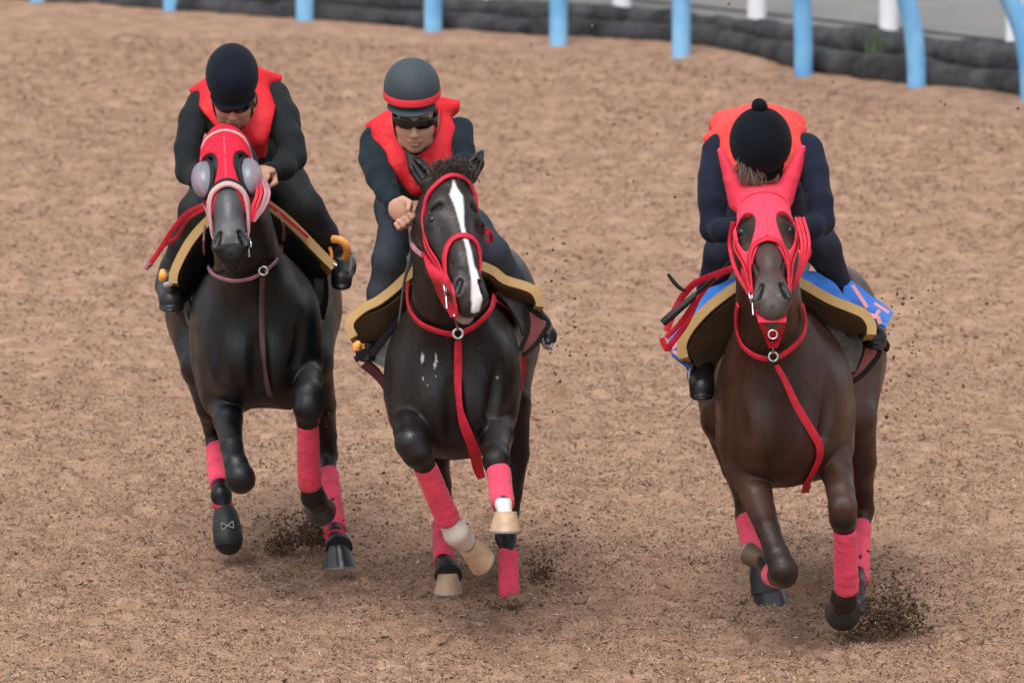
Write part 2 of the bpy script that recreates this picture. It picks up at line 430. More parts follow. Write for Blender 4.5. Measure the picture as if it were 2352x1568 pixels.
# loose wood chips: a quad pair folded along its length
def chips(name, cx, cy, cz, size, cols, label, mt, flat=.5, kind='stuff'):
    size_ = float(np.mean(size)); n = len(cx); a = RNG.uniform(0, 2 * np.pi, n); tilt = RNG.normal(0, flat, n); L = size * RNG.uniform(.5, 1.5, n); W = L * RNG.uniform(.15, .45, n); roll = RNG.normal(0, .5, n)
    d = np.stack([np.cos(a) * np.cos(tilt), np.sin(a) * np.cos(tilt), np.sin(tilt)], 1)
    s = np.stack([-np.sin(a) * np.cos(roll), np.cos(a) * np.cos(roll), np.sin(roll)], 1); u = np.cross(d, s); c = np.stack([cx, cy, cz], 1)
    h = (W * .35)[:, None] * u; d = d * L[:, None] / 2; s = s * W[:, None] / 2
    big = size_ > .03; nv_ = 6 if big else 5
    V = np.stack([c - d, c - s + h * .2, c + d, c + s + h * .2, c + h] + ([c - h] if big else []), 1).reshape(-1, 3); b = np.arange(n)[:, None] * nv_
    F = np.concatenate([b + np.array([[0, 1, 4]]), b + [[1, 2, 4]], b + [[2, 3, 4]], b + [[3, 0, 4]]])
    if size_ > .03: F = np.concatenate([F, b + [[1, 0, 5]], b + [[2, 1, 5]], b + [[3, 2, 5]], b + [[0, 3, 5]]])
    pal = np.array(cols) * (.975, .92, .86); ci = RNG.choice(len(pal), n, p=np.array([w for w in PW[:len(pal)]]) / sum(PW[:len(pal)])); t = pal[ci] * RNG.uniform(.75, 1.2, n)[:, None]; w_ = np.clip((cy - 1) / 16, 0, 1)[:, None] * .72; t = t * (1 - w_) + np.array([.32, .205, .148]) * w_
    tint = np.repeat(np.concatenate([t, np.ones((n, 1))], 1), nv_, 0)
    o = mesh(name, V, F, mt, smooth=False, tint=tint); o['kind'] = kind
    if label: o['label'] = label; o['category'] = 'wood chips' if 'chip' in name else 'kicked-up dirt'
    return o
PW = [6, 5, 5, 2.2, .9, .8]
PAL = [(.36, .245, .185), (.27, .175, .13), (.46, .33, .255), (.15, .095, .07), (.06, .042, .034), (.60, .45, .33)]
n = 330000
cx = RNG.uniform(-3.3, 3.6, n); cy = -1.8 + (RNG.random(n) ** 1.35) * 24; keep = (cy < edgeY(cx) - .1) & (RNG.random(n) < np.clip(.62 + 1.5 * n2(cx * 5, cy * 4, 31), .15, 1)); cx, cy = cx[keep], cy[keep]
chips('wood_chips', cx, cy, th(cx, cy) * np.clip((edgeY(cx) - cy) / 2.5, .25, 1) + .003 - .045 * (1 - np.clip((edgeY(cx) - cy) / 2.5, .25, 1)), .019 + .0008 * np.clip(cy, 0, 22), PAL, 'loose reddish brown wood chips covering the whole training track', M['chip'])
n = 330000
cx = RNG.uniform(-2.9, 3.1, n); cy = -1.8 + (RNG.random(n) ** 1.2) * 9
chips('wood_fibre', cx, cy, th(cx, cy) + .002, .0125, PAL, 'fine torn wood fibre matted between the larger chips of the near track', M['chip'], flat=.6)
n = 2600
lx = RNG.uniform(-3.2, 3.5, n); ly = -1.8 + RNG.random(n) ** 1.3 * 22; k_ = ly < edgeY(lx) - .2; lx, ly = lx[k_], ly[k_]
chips('bark_strips', lx, ly, th(lx, ly) + .006, .036, [(.26, .17, .13), (.18, .115, .085), (.10, .065, .05), (.42, .30, .22)], 'larger torn strips of bark scattered over the track surface', M['chip'], flat=.35)

# churned clods thrown up behind the hooves: groups of damp dark lumps
def clods(name, px, py, depth, sx, sy, n, size, label, up=.12):
    c = P(px, py, depth); V, F = [], []
    for i in range(n):
        q = c + np.array([RNG.normal(0, sx), RNG.normal(0, .06), abs(RNG.normal(0, sy)) if up else RNG.normal(0, sy)])
        r = size * random.uniform(.3, 1.2); o = len(V); d = RNG.normal(0, 1, (6, 3)) * .18
        base = np.array([(1, 0, 0), (-1, 0, 0), (0, 1, 0), (0, -1, 0), (0, 0, 1), (0, 0, -1)]) * RNG.uniform(.5, 1.1, (6, 1)) + d
        V += list(q + base * r)
        F += [(o + a, o + b, o + cc) for a, b, cc in ((0, 2, 4), (2, 1, 4), (1, 3, 4), (3, 0, 4), (2, 0, 5), (1, 2, 5), (3, 1, 5), (0, 3, 5))]
    return tag(mesh(name, V, np.array(F), M['clod'], smooth=False), label, 'kicked-up dirt', kind='stuff')

# ------------------------------------------------------------------ rolls of black netting, road, posts beyond the track
def roll(name, top, base, label, rm):
    pts = []; rad = []
    for (x, yt, yb) in top:
        p = gp(x, yb); s = (p[1] + DIST) / FPX; r = (yb - yt) * s / 2; r *= 1.12; pts.append(p + np.array([0, r * 1.25 + .06, r * .80 - .03])); rad.append(r)
    o = tube(name, pts, rad, M['roll'], None, seg=40, sub=26); me = o.data; co = np.empty(len(me.vertices) * 3, np.float32); me.vertices.foreach_get('co', co); co = co.reshape(-1, 3)
    nn = np.empty(len(me.vertices) * 3, np.float32); me.vertices.foreach_get('normal', nn); nn = nn.reshape(-1, 3)
    X = co.astype(float); d = .026 * vnoise(X * (1, .5, 1), 7, 3) + .014 * vnoise(X, 17, 4) + .012 * vnoise(X, 38, 5); me.vertices.foreach_set('co', (co + nn * d[:, None]).astype(np.float32).ravel()); me.update()
    return tag(o, label, 'netting roll', 'rolls of black netting behind the track edge')
roll('netting_roll', [(-3200, -240, -195), (-1800, -155, -112), (-400, -75, -30), (0, -35, 0), (400, -10, 26), (800, 8, 56), (1176, 30, 82), (1400, 45, 92), (1626, 60, 112), (1826, 93, 155), (2076, 126, 197), (2351, 160, 226), (2700, 190, 268)], None, 'long low roll of black netting lying right against the track edge, nearer the horses', .1)
roll('netting_roll', [(-3200, -290, -240), (-1800, -205, -157), (-400, -125, -75), (0, -85, -32), (400, -60, -4), (800, -30, 14), (1176, -6, 40), (1400, 8, 52), (1626, 28, 72), (1826, 50, 100), (2076, 72, 136), (2351, 96, 172), (2700, 120, 205)], None, 'second roll of black netting lying behind the front one, next to the grey road', .1)
rp = [(-900, -190), (0, -120), (800, -62), (1400, -25), (2000, 40), (2351, 80), (3200, 160)]
A = np.array([gp(*q) for q in rp]); A[:, 2] = -.05 + .004; B = A + np.array([2.5, 14, 0.])
V = np.concatenate([A, B]); k = len(A)
mesh('road', V, np.array([(i, i + 1, k + i + 1, k + i) for i in range(k - 1)]), M['asphalt'])['kind'] = 'structure'

# sky-blue running rail: posts that lean and curve over, carrying a rail above the frame
fence = tag(empty('running_rail', tuple(gp(1282, 92))), 'sky blue running rail on curved pipe posts along the far edge of the track', 'rail')
POST = [(-2400 + 320 * i, -158 + i * 19, 0) for i in range(6)] + [(-480, -42, 0), (-200, -22, 0), (88, 1, 0), (395, 20, 0), (700, 46, 0), (995, 70, 0), (1283, 93, 0), (1565, 119, -3), (1846, 163, -12), (2106, 200, -32), (2366, 228, -46), (2620, 262, -60)]
tops = []
for (x, y, lean) in POST:
    b = gp(x, y + 3); s = (b[1] + DIST) / FPX; b[2] = -.05; r = .058
    l = lean * s * 4.4
    pts = [b, b + (l * .02, 0, .25), b + (l * .12, 0, .5), b + (l * .35, -.02, .75), b + (l * .75, -.08, .98), b + (l * 1.0, -.22, 1.15), b + (l * 1.1, -.42, 1.22)]
    tube('post', pts, r, M['blue'], fence, seg=24, sub=5); tops.append(pts[-1])
tube('rail', tops, .05, M['blue'], fence, seg=16, sub=4)
wf = tag(empty('white_rail', tuple(gp(2041, 60))), 'white rail on straight round posts beyond the black netting rolls', 'rail')
tops = []
for (x, y) in [(-120, -105), (240, -78), (560, -50), (830, -30), (1130, -8), (1428, 14), (1738, 40), (2041, 70), (2332, 98), (2640, 132)]:
    b = gp(x, y - 10); b[2] = -.05; tube('post', [b, b + (0, 0, .6), b + (0, 0, 1.15)], .062, M['white'], wf, seg=24); tops.append(b + np.array([0, 0, 1.15]))
tube('rail', tops, .045, M['white'], wf, seg=16, sub=3)
# weed between the rolls
b = gp(2008, 134); b[2] += .02
strands('weed', [(b + np.array([random.uniform(-.03, .03), 0, 0]), (random.uniform(-.25, .1), 0, 1)) for _ in range(20)], M['weed'], None, length=.13, width=.009, n=46, spread=.5, jit=.012, grav=.3)
tag(bpy.data.objects['weed'], 'small tuft of green weed growing out of the netting roll', 'plant')

def spray(name, px_, py_, depth, wx, wz, n, label, size=.016, cols=None):
    c = P(px_, py_, depth); a = RNG.normal(0, wx, n); z = np.abs(RNG.normal(0, wz, n)); y = RNG.normal(0, .07, n)
    chips(name, c[0] + a, c[1] + y, np.maximum(c[2] + z, .005), size, cols or [(.05, .035, .028), (.09, .06, .045), (.03, .022, .018), (.16, .11, .08), (.28, .19, .14)], None, M['chip'], flat=1.2)
    return tag(bpy.data.objects[name] if name in bpy.data.objects else None, label, 'kicked-up dirt')
def dirt(tagl, spots, flying):
    objs = []
    for (x, y, dep, sx, sy, n, size) in spots: objs.append(clods('dirt_clods', x, y, dep, sx, sy, n, size, 'dark damp dirt clods thrown up ' + tagl))
    # one stuff object per burst
    o = objs[0]
    if len(objs) > 1:
        V = []; F = []; k = 0
        for q in objs:
            co = np.empty(len(q.data.vertices) * 3, np.float32); q.data.vertices.foreach_get('co', co); vi = np.empty(len(q.data.loops), np.int32); q.data.loops.foreach_get('vertex_index', vi); V.append(co.reshape(-1, 3)); F.append(vi.reshape(-1, 3) + k); k += len(V[-1])
        lab = objs[0]['label']
        for q in objs: bpy.data.objects.remove(q)
        tag(mesh('dirt_clods', np.concatenate(V), np.concatenate(F), M['clod'], smooth=False), lab, 'kicked-up dirt', kind='stuff')
dirt('behind the hooves of the left black horse', [(650, 1262, gY(1268), .035, .02, 260, .009), (722, 1250, gY(1266), .04, .05, 520, .009), (690, 1235, gY(1262), .09, .05, 260, .006)], 0)
dirt('beside the planted hind leg of the middle horse', [(1245, 1325, gY(1335), .035, .05, 200, .007), (1215, 1335, gY(1340), .06, .02, 120, .006), (1170, 1396, gY(1398), .045, .008, 160, .009)], 0)
dirt('by the front hoof of the brown right-hand horse', [(2040, 1450, gY(1462), .06, .07, 900, .010), (1985, 1468, gY(1475), .05, .02, 260, .008), (2000, 1425, gY(1460), .10, .08, 300, .006)], 0)
# airborne crumbs: small chips and clods in flight round the horses
V, F = [], []
def crumb(q, r):
    o = len(V); base = np.array([(1, 0, 0), (-1, 0, 0), (0, 1, 0), (0, -1, 0), (0, 0, 1), (0, 0, -1)]) * RNG.uniform(.35, 1.2, (6, 1)) + RNG.normal(0, .15, (6, 3)); V.extend(q + base * r)
    F.extend([(o + a_, o + b_, o + c_) for a_, b_, c_ in ((0, 2, 4), (2, 1, 4), (1, 3, 4), (3, 0, 4), (2, 0, 5), (1, 2, 5), (3, 1, 5), (0, 3, 5))])
for (x, y, sx, sy, n, Y0, r) in [(1290, 740, 40, 110, 60, 1.5, .0065), (2110, 780, 60, 90, 55, 1.2, .007), (1250, 400, 260, 240, 26, 2.5, .006), (1600, 200, 500, 160, 40, 6, .008), (820, 1120, 60, 140, 60, 1.6, .006), (1290, 1260, 50, 80, 80, 1.0, .006), (1880, 1440, 160, 40, 140, .3, .008), (2060, 1400, 60, 60, 120, .4, .008), (700, 1220, 60, 40, 90, 1.6, .008), (1000, 1400, 120, 30, 60, .7, .006), (450, 1350, 200, 60, 20, 1.0, .006)]:
    for i in range(n):
        q = P(RNG.normal(x, sx), RNG.normal(y, sy), Y0 + RNG.normal(0, .15))
        if q[2] > .01: crumb(q, r * RNG.uniform(.4, 1.4))
tag(mesh('flying_crumbs', V, np.array(F), M['clod'], smooth=False), 'small dark crumbs of dirt flying in the air behind and around the horses', 'flying dirt', kind='stuff')
# ------------------------------------------------------------------ horses
M['coat_black'] = mat('black_coat', (.006, .007, .0095), .41, bump=.5, bscale=150, var=.6, vscale=6, spec=.4, attr=True, stretch=(1, 1, .35), dust=.35)
M['coat_dark'] = mat('dark_bay_coat', (.0095, .0075, .0075), .40, bump=.5, bscale=150, var=.6, vscale=6, spec=.4, attr=True, stretch=(1, 1, .35), dust=.35)
M['coat_brown'] = mat('brown_coat', (.046, .0185, .0115), .39, bump=.5, bscale=150, var=.45, vscale=6, spec=.36, attr=True, stretch=(1, 1, .35), dust=.3)
M['hair'] = mat('black_hair', (.014, .011, .010), .5, spec=.5)
M['hair_brown'] = mat('brown_hair', (.085, .062, .052), .5)
M['eye'] = mat('dark_eye', (.005, .003, .002), .22, spec=.4)
M['red'] = mat('red_fabric', (.66, .018, .045), .8, bump=.6, bscale=30, var=.14, vscale=9, spec=.2, bdist=.006)
M['redhood'] = mat('coral_hood', (.86, .062, .115), .8, bump=.6, bscale=30, var=.08, vscale=9, spec=.2, bdist=.006)
M['redstrap'] = mat('red_webbing', (.60, .016, .042), .55, bump=.4, bscale=260, var=.22, vscale=25, spec=.35)
M['pinkstrap'] = mat('faded_pink_strap', (.38, .17, .20), .6, bump=.3, bscale=200, var=.25, vscale=25)
M['bandage'] = mat('pink_red_bandage', (.84, .075, .145), .85, bump=.6, bscale=170, var=.18, vscale=14, spec=.2, sheen=.15)
M['hoofdark'] = mat('dark_hoof', (.035, .037, .042), .28, bump=.3, bscale=60, var=.3, vscale=12, spec=.6, stretch=(1, 1, .2))
M['hooftan'] = mat('tan_hoof', (.45, .30, .19), .45, bump=.3, bscale=60, var=.25, vscale=14)
M['boot'] = mat('rubber_boot', (.016, .019, .021), .55, bump=.3, bscale=80, var=.25, vscale=10)
M['shoe'] = mat('horseshoe_metal', (.34, .34, .35), .5, metal=.8)
M['padyellow'] = mat('yellow_foam', (.60, .40, .17), .85, bump=.4, bscale=200, var=.10, vscale=10)
M['padbrown'] = mat('brown_underside', (.13, .085, .045), .9, bump=.4, bscale=120, var=.25, vscale=6)  # darker brown than the foam, for the underside of the pads
M['bluecloth'] = mat('blue_towel', (.02, .13, .56), .9, bump=.7, bscale=150, col2=(.04, .26, .80), vscale=6, sheen=.3)
M['pinkprint'] = mat('pink_print', (.80, .38, .42), .8)
M['pinkcloth'] = mat('pink_saddlecloth', (.45, .15, .17), .85, bump=.6, bscale=260, var=.15, vscale=15)
M['greyflap'] = mat('wet_grey_flap', (.055, .058, .058), .5, bump=.9, bscale=70, col2=(.17, .175, .17), vscale=18, spec=.5)
M['orange'] = mat('orange_plastic', (.95, .40, .10), .45, var=.05, vscale=5)
M['stirrup'] = mat('stirrup_metal', (.55, .58, .62), .25, metal=.85)
M['blackcloth'] = mat('black_trim', (.012, .012, .014), .8, bump=.3, bscale=200)
M['pale'] = mat('pale_fleece', (.62, .36, .36), .9, bump=.6, bscale=200)
M['print'] = mat('grey_print', (.35, .38, .38), .7)
def cupmat():
    m = bpy.data.materials.new('smoky_eye_cup'); m.use_nodes = True; n = m.node_tree.nodes; l = m.node_tree.links; b = n['Principled BSDF']
    b.inputs['Base Color'].default_value = (.40, .42, .50, 1); b.inputs['Roughness'].default_value = .25; b.inputs['Alpha'].default_value = .33; b.inputs['Specular IOR Level'].default_value = .9
    return m
M['cup'] = cupmat()

class Head:
    """horse head in its own frame: s lateral, t down the face, n out of the forehead"""
    def __init__(h, poll, nose, Yp, L, yaw=0, roll=0, fwd=-1, Yc=0):
        p = P(*poll, Yp + Yc); lo = Yp + Yc - L * .98 * (1 if fwd < 0 else -1); hi = Yp + Yc
        for _ in range(50):
            mid = (lo + hi) / 2; q = P(*nose, mid)
            if np.linalg.norm(q - p) > L: lo = mid
            else: hi = mid
        q = P(*nose, hi); h.o = p; h.t = nrm(q - p); h.sc = L / .60
        s = nrm(np.cross([0, -1, .0], h.t)); s = -s if s[0] < 0 else s
        n = nrm(np.cross(s, h.t)); n = -n if n[1] > 0 else n
        c, si = math.cos(yaw), math.sin(yaw); h.s = s * c - n * si; h.n = n * c + s * si
        h.R = np.stack([h.s, h.t, h.n], 1)
    def w(h, s, t, n): return h.o + (h.s * s + h.t * t + h.n * n) * h.sc
    def loc(h, X): return (np.asarray(X) - h.o) @ h.R / h.sc

def head_sdf(S, h):
    k = h.sc
    def c(a, ra, b, rb, kk=.03, sc=(1, 1, 1), sub=False): S.cone(h.w(*a), ra * k, h.w(*b), rb * k, kk * k, R=h.R, sc=sc, sub=sub)
    c((0, .05, -.085), .078, (0, .17, -.085), .074, .03, (1.08, 1, 1))
    c((0, .16, -.07), .070, (0, .36, -.050), .044)
    c((0, .34, -.052), .045, (0, .50, -.050), .040)
    for sg in (-1, 1):
        c((sg * .040, .10, -.055), .040, (sg * .062, .165, -.062), .036, .03)
        c((sg * .075, .20, -.085), .026, (sg * .050, .34, -.080), .016, .03)           # facial crest
        c((sg * .040, .205, -.165), .092, (sg * .036, .20, -.165), .092, .04, (.50, 1, 1))  # jowl
        c((sg * .030, .27, -.19), .034, (sg * .016, .47, -.125), .024, .05)              # jaw bar
        S.ell(h.w(sg * .080, .182, -.067), (.026 * k, .031 * k, .026 * k), .014 * k, R=h.R)   # lids
        c((sg * .066, .150, -.040), .011, (sg * .094, .178, -.066), .009, .014); c((sg * .080, .213, -.060), .007, (sg * .094, .200, -.075), .007, .012)   # lids
        c((sg * .028, .455, -.034), .020, (sg * .043, .528, -.050), .026, .016)            # nostril wing
    S.ell(h.w(0, .530, -.075), (.052 * k, .048 * k, .042 * k), .025 * k, R=h.R)
    S.ell(h.w(0, .560, -.085), (.040 * k, .030 * k, .034 * k), .02 * k, R=h.R)
    S.ell(h.w(0, .548, -.128), (.034 * k, .040 * k, .027 * k), .008 * k, R=h.R)
    c((0, .30, -.10), .045, (0, .48, -.085), .043, .04)
    for sg in (-1, 1):
        c((sg * .060, .140, -.030), .010, (sg * .078, .150, -.050), .010, .03, sub=True)     # hollow above the eye
        c((sg * .036, .494, -.020), .010, (sg * .057, .536, -.022), .0215, .006, sub=True)    # nostril
        c((sg * .064, .500, -.106), .006, (sg * .030, .590, -.106), .006, .006, sub=True)   # mouth
        c((sg * .040, .30, -.055), .010, (sg * .034, .40, -.045), .006, .02, sub=True)
    c((-.03, .592, -.106), .007, (.03, .592, -.106), .007, .006, sub=True); c((0, .575, -.050), .004, (0, .600, -.085), .004, .012, sub=True)
def ring_on(S, h, spec, off, c0=(0, -.085)):
    """spec: list of (t, angle deg); 0 = front of the face, 90 = picture-right side"""
    P_, N_ = [], []
    for t, a in spec:
        a = math.radians(a); o = h.w(0, t, c0[1] if t > .3 else -.10); d = nrm(h.s * math.sin(a) + h.n * math.cos(a))
        q = S.cast(o, d, off, .22); P_.append(q); N_.append(nrm(S.grad(q) * .6 + d * .4))
    return P_, N_
def path_on(S, pts, off, Yc, front=True):
    """pts: (x px, y px, Y guess) -> dropped on the surface along the view direction"""
    P_, N_ = [], []
    for (x, y, Y) in pts:
        a = P(x, y, Y + Yc - .7); b = P(x, y, Y + Yc + .9); T = np.linspace(0, 1, 240)[:, None]; X = a + (b - a) * T; v = S.f(X) - off
        i = int(np.argmax(v < 0))
        q = P(x, y, Y + Yc) if v[i] >= 0 else X[i]
        P_.append(q); N_.append(S.grad(q))
    return P_, N_

def px(x, y, Y, Yc): return P(x, y, Y + Yc)
class Horse:
    def __init__(H, Yc, coat, label):
        H.Yc = Yc; H.S = Sdf(); H.coat = coat; H.k = (Yc + DIST) / FPX
        H.root = None; H.label = label
    def p(H, x, y, Y): return P(x, y, Y + H.Yc)
    def r(H, r, Y=0): return r * (H.Yc + Y + DIST) / FPX
    def leg(H, pts, k=.013):
        S = H.S
        for a, b in zip(pts[:-1], pts[1:]):
            S.cone(H.p(*a[:3]), H.r(a[3], a[2]), H.p(*b[:3]), H.r(b[3], b[2]), k)
    def ell(H, x, y, Y, rx, ry, rz, k=.08, sub=False):
        H.S.ell(H.p(x, y, Y), (H.r(rx, Y), ry, H.r(rz, Y)), k, sub=sub)
    def cone(H, a, b, k=.08, sx=1, sub=False):
        H.S.cone(H.p(*a[:3]), H.r(a[3], a[2]), H.p(*b[:3]), H.r(b[3], b[2]), k, sx=sx, sub=sub)
    def band(H, a, b, **kw): return bandage(H.p(*a[:3]), H.r(a[3], a[2]), H.p(*b[:3]), H.r(b[3], b[2]), M['bandage'], H.root, **kw)

def ears(H, S, specs, hollow=True):
    for (bx, by, bY, tx, ty, tY, r) in specs:
        a = H.p(bx, by, bY); b = H.p(tx, ty, tY); m = a * .55 + b * .45
        S.cone(a, H.r(r), m, H.r(r * (.92 if hollow else .62)), .010); S.cone(m, H.r(r * (.92 if hollow else .62)), b, .004 if hollow else .0045, .006)
        ax = nrm(b - a)
        if hollow: S.cone(a * .75 + b * .25 + np.array([0, -.032, 0]), H.r(r * .45), a * .2 + b * .8 + np.array([0, -.022, 0]), .003, .012, sub=True)

def body_mesh(H, tintf=None, fineY=None):
    S = H.S; post = grid_noise(.0026, 26, 5, (1, 1, .5), big=.0055) 
    lo, hi = S.lo, S.hi
    V, F = S.net((.009, .0115, .009), fine=[(1, lo[1] - .1, H.Yc + .05, .0065), (1, H.Yc + .05, H.Yc + .5, .011)] + H.fine, post=post)
    T = np.zeros((len(V), 4), np.float32)
    if tintf: tintf(V, T)
    o = mesh('body', V, F, M[H.coat], H.root, tint=T); return o
def pxof(V):
    """pixel coordinates of world points"""
    d = np.asarray(V) - np.array([0, -DIST, CAMH]); z = d[:, 1] * CP - d[:, 2] * SP; u = d[:, 0] / z; v = (d[:, 1] * SP + d[:, 2] * CP) / z
    return 1176 + u * FPX, 784 - v * FPX
def blend(T, m, col):
    m = np.clip(m, 0, 1)[:, None]; a = T[:, 3:4]; na = a + m - a * m
    T[:, :3] = np.where(na > 1e-4, (T[:, :3] * a * (1 - m) + np.array(col) * m) / np.maximum(na, 1e-4), T[:, :3]); T[:, 3:4] = na

def hood(H, h, S, tfront, tside, eyes, m, earspecs=None, name='hood', ang0=0):
    """fabric shell over the head, cut at the nose line and round the eyes"""
    G = Sdf(); head_sdf(G, h); 
    G.cone(h.w(0, -.012, -.11), .062 * h.sc, h.w(0, .06, -.095), .080 * h.sc, .03)
    if earspecs: ears(H, G, earspecs, False); G.cone(h.w(-.030, .006, -.078), .058 * h.sc, h.w(.030, .006, -.078), .058 * h.sc, .015)
    def post(V, ax):
        m_ = V < .06; I = np.argwhere(m_); X = np.stack([ax[q][I[:, q]] for q in range(3)], 1).astype(float); L = h.loc(X)
        s, t, n = L[:, 0], L[:, 1], L[:, 2]
        d = V[m_] - .007 - .0012 * vnoise(X, 60, 3)
        lim = tfront + (tside - tfront) * np.clip(np.abs(s) / .075, 0, 1.3) ** 1.7 + np.clip(-n - .10, 0, 1) * -.6
        cut = (t - lim) * h.sc
        back = (-.05 - t) * h.sc if not earspecs else (-.30 - t)
        low = (-n - .25) * h.sc
        d = np.maximum(np.maximum(d, cut), low)
        if not earspecs: d = np.maximum(d, (-.075 - t) * h.sc)
        for (es, et, rs, rt) in eyes:
            q = (s - es) * np.sign(es); u = (t - et)
            ww = rs * (1 - .45 * np.clip(u / rt, -1, 1.2)); e = np.sqrt((q / np.maximum(ww, .006)) ** 2 + (u / rt) ** 2) - 1
            d = np.maximum(d, -e * rs * h.sc)
        V[m_] = d; V[~m_] = np.maximum(V[~m_], .02); return V
    V, F = G.net(.0048, post=post, extra=.01)
    return mesh(name, V, F, M['redhood'] if earspecs else m, H.root)

def towel_marks(name, quads, m, parent):
    V, F = [], []
    for q in quads:
        a, b, w = np.array(q[0]), np.array(q[1]), q[2]; d = nrm(b - a); N = np.array([0, -1, .35]); s = nrm(np.cross(d, N)) * w / 2; n = nrm(N) * .003; o = len(V)
        for e in (-1, 1):
            for (pp, ss) in ((a, -1), (a, 1), (b, 1), (b, -1)): V.append(pp + s * ss + n * e)
        F += [(o, o + 3, o + 2, o + 1), (o + 4, o + 5, o + 6, o + 7)] + [(o + i, o + (i + 1) % 4, o + 4 + (i + 1) % 4, o + 4 + i) for i in range(4)]
    return mesh(name, V, np.array(F), m, parent, smooth=False)

def saddle(H, pad, flapL, flapR, saddle_c):
    """pad: left/right front-edge and rear-edge point lists; flaps: closed point pairs"""
    pass

def nostril(L):
    L = np.asarray(L); q = np.stack([np.abs(L[:, 0]), L[:, 1], L[:, 2]], 1); a = np.array([.036, .494, -.020]); ab = np.array([.056, .536, -.026]) - a; t = np.clip((q - a) @ ab / (ab @ ab), 0, 1); return np.linalg.norm(q - a - t[:, None] * ab, axis=1) < (.010 + .009 * t) + .0035
def eyeballs(H, h, which=(-1, 1)):
    for sg in which:
        G = Sdf(); G.ell(h.w(sg * .0840, .187, -.053), (.0205 * h.sc,) * 3, .005); V, F = G.net(.003)
        mesh('eye', V, F, M['eye'], H.root)
def bits(H, S, h, side, m=None):
    """bit ring and shank by the corner of the mouth"""
    for sg in side:
        c = h.w(sg * .066, .475, -.10)
        ringmesh('bit_ring', c, h.s + h.n * .4, .026 * h.sc, .0045, M['steel'], H.root)
        tube('bit_shank', [c + h.n * .02, c + h.t * .035 * h.sc, c + h.t * .07 * h.sc - h.n * .01], .0045, M['steel'], H.root, seg=8)

def make_tail(H, root, tip, n=260):
    a = H.p(*root); b = H.p(*tip); strands('tail', [(a, nrm(b - a)), (a + np.array([.02, 0, .02]), nrm(b - a)), (a - np.array([.02, 0, 0]), nrm(b - a))], M['hair'], H.root, length=float(np.linalg.norm(b - a)), width=.006, n=n, spread=.35, seg=8, grav=.25, jit=.018)

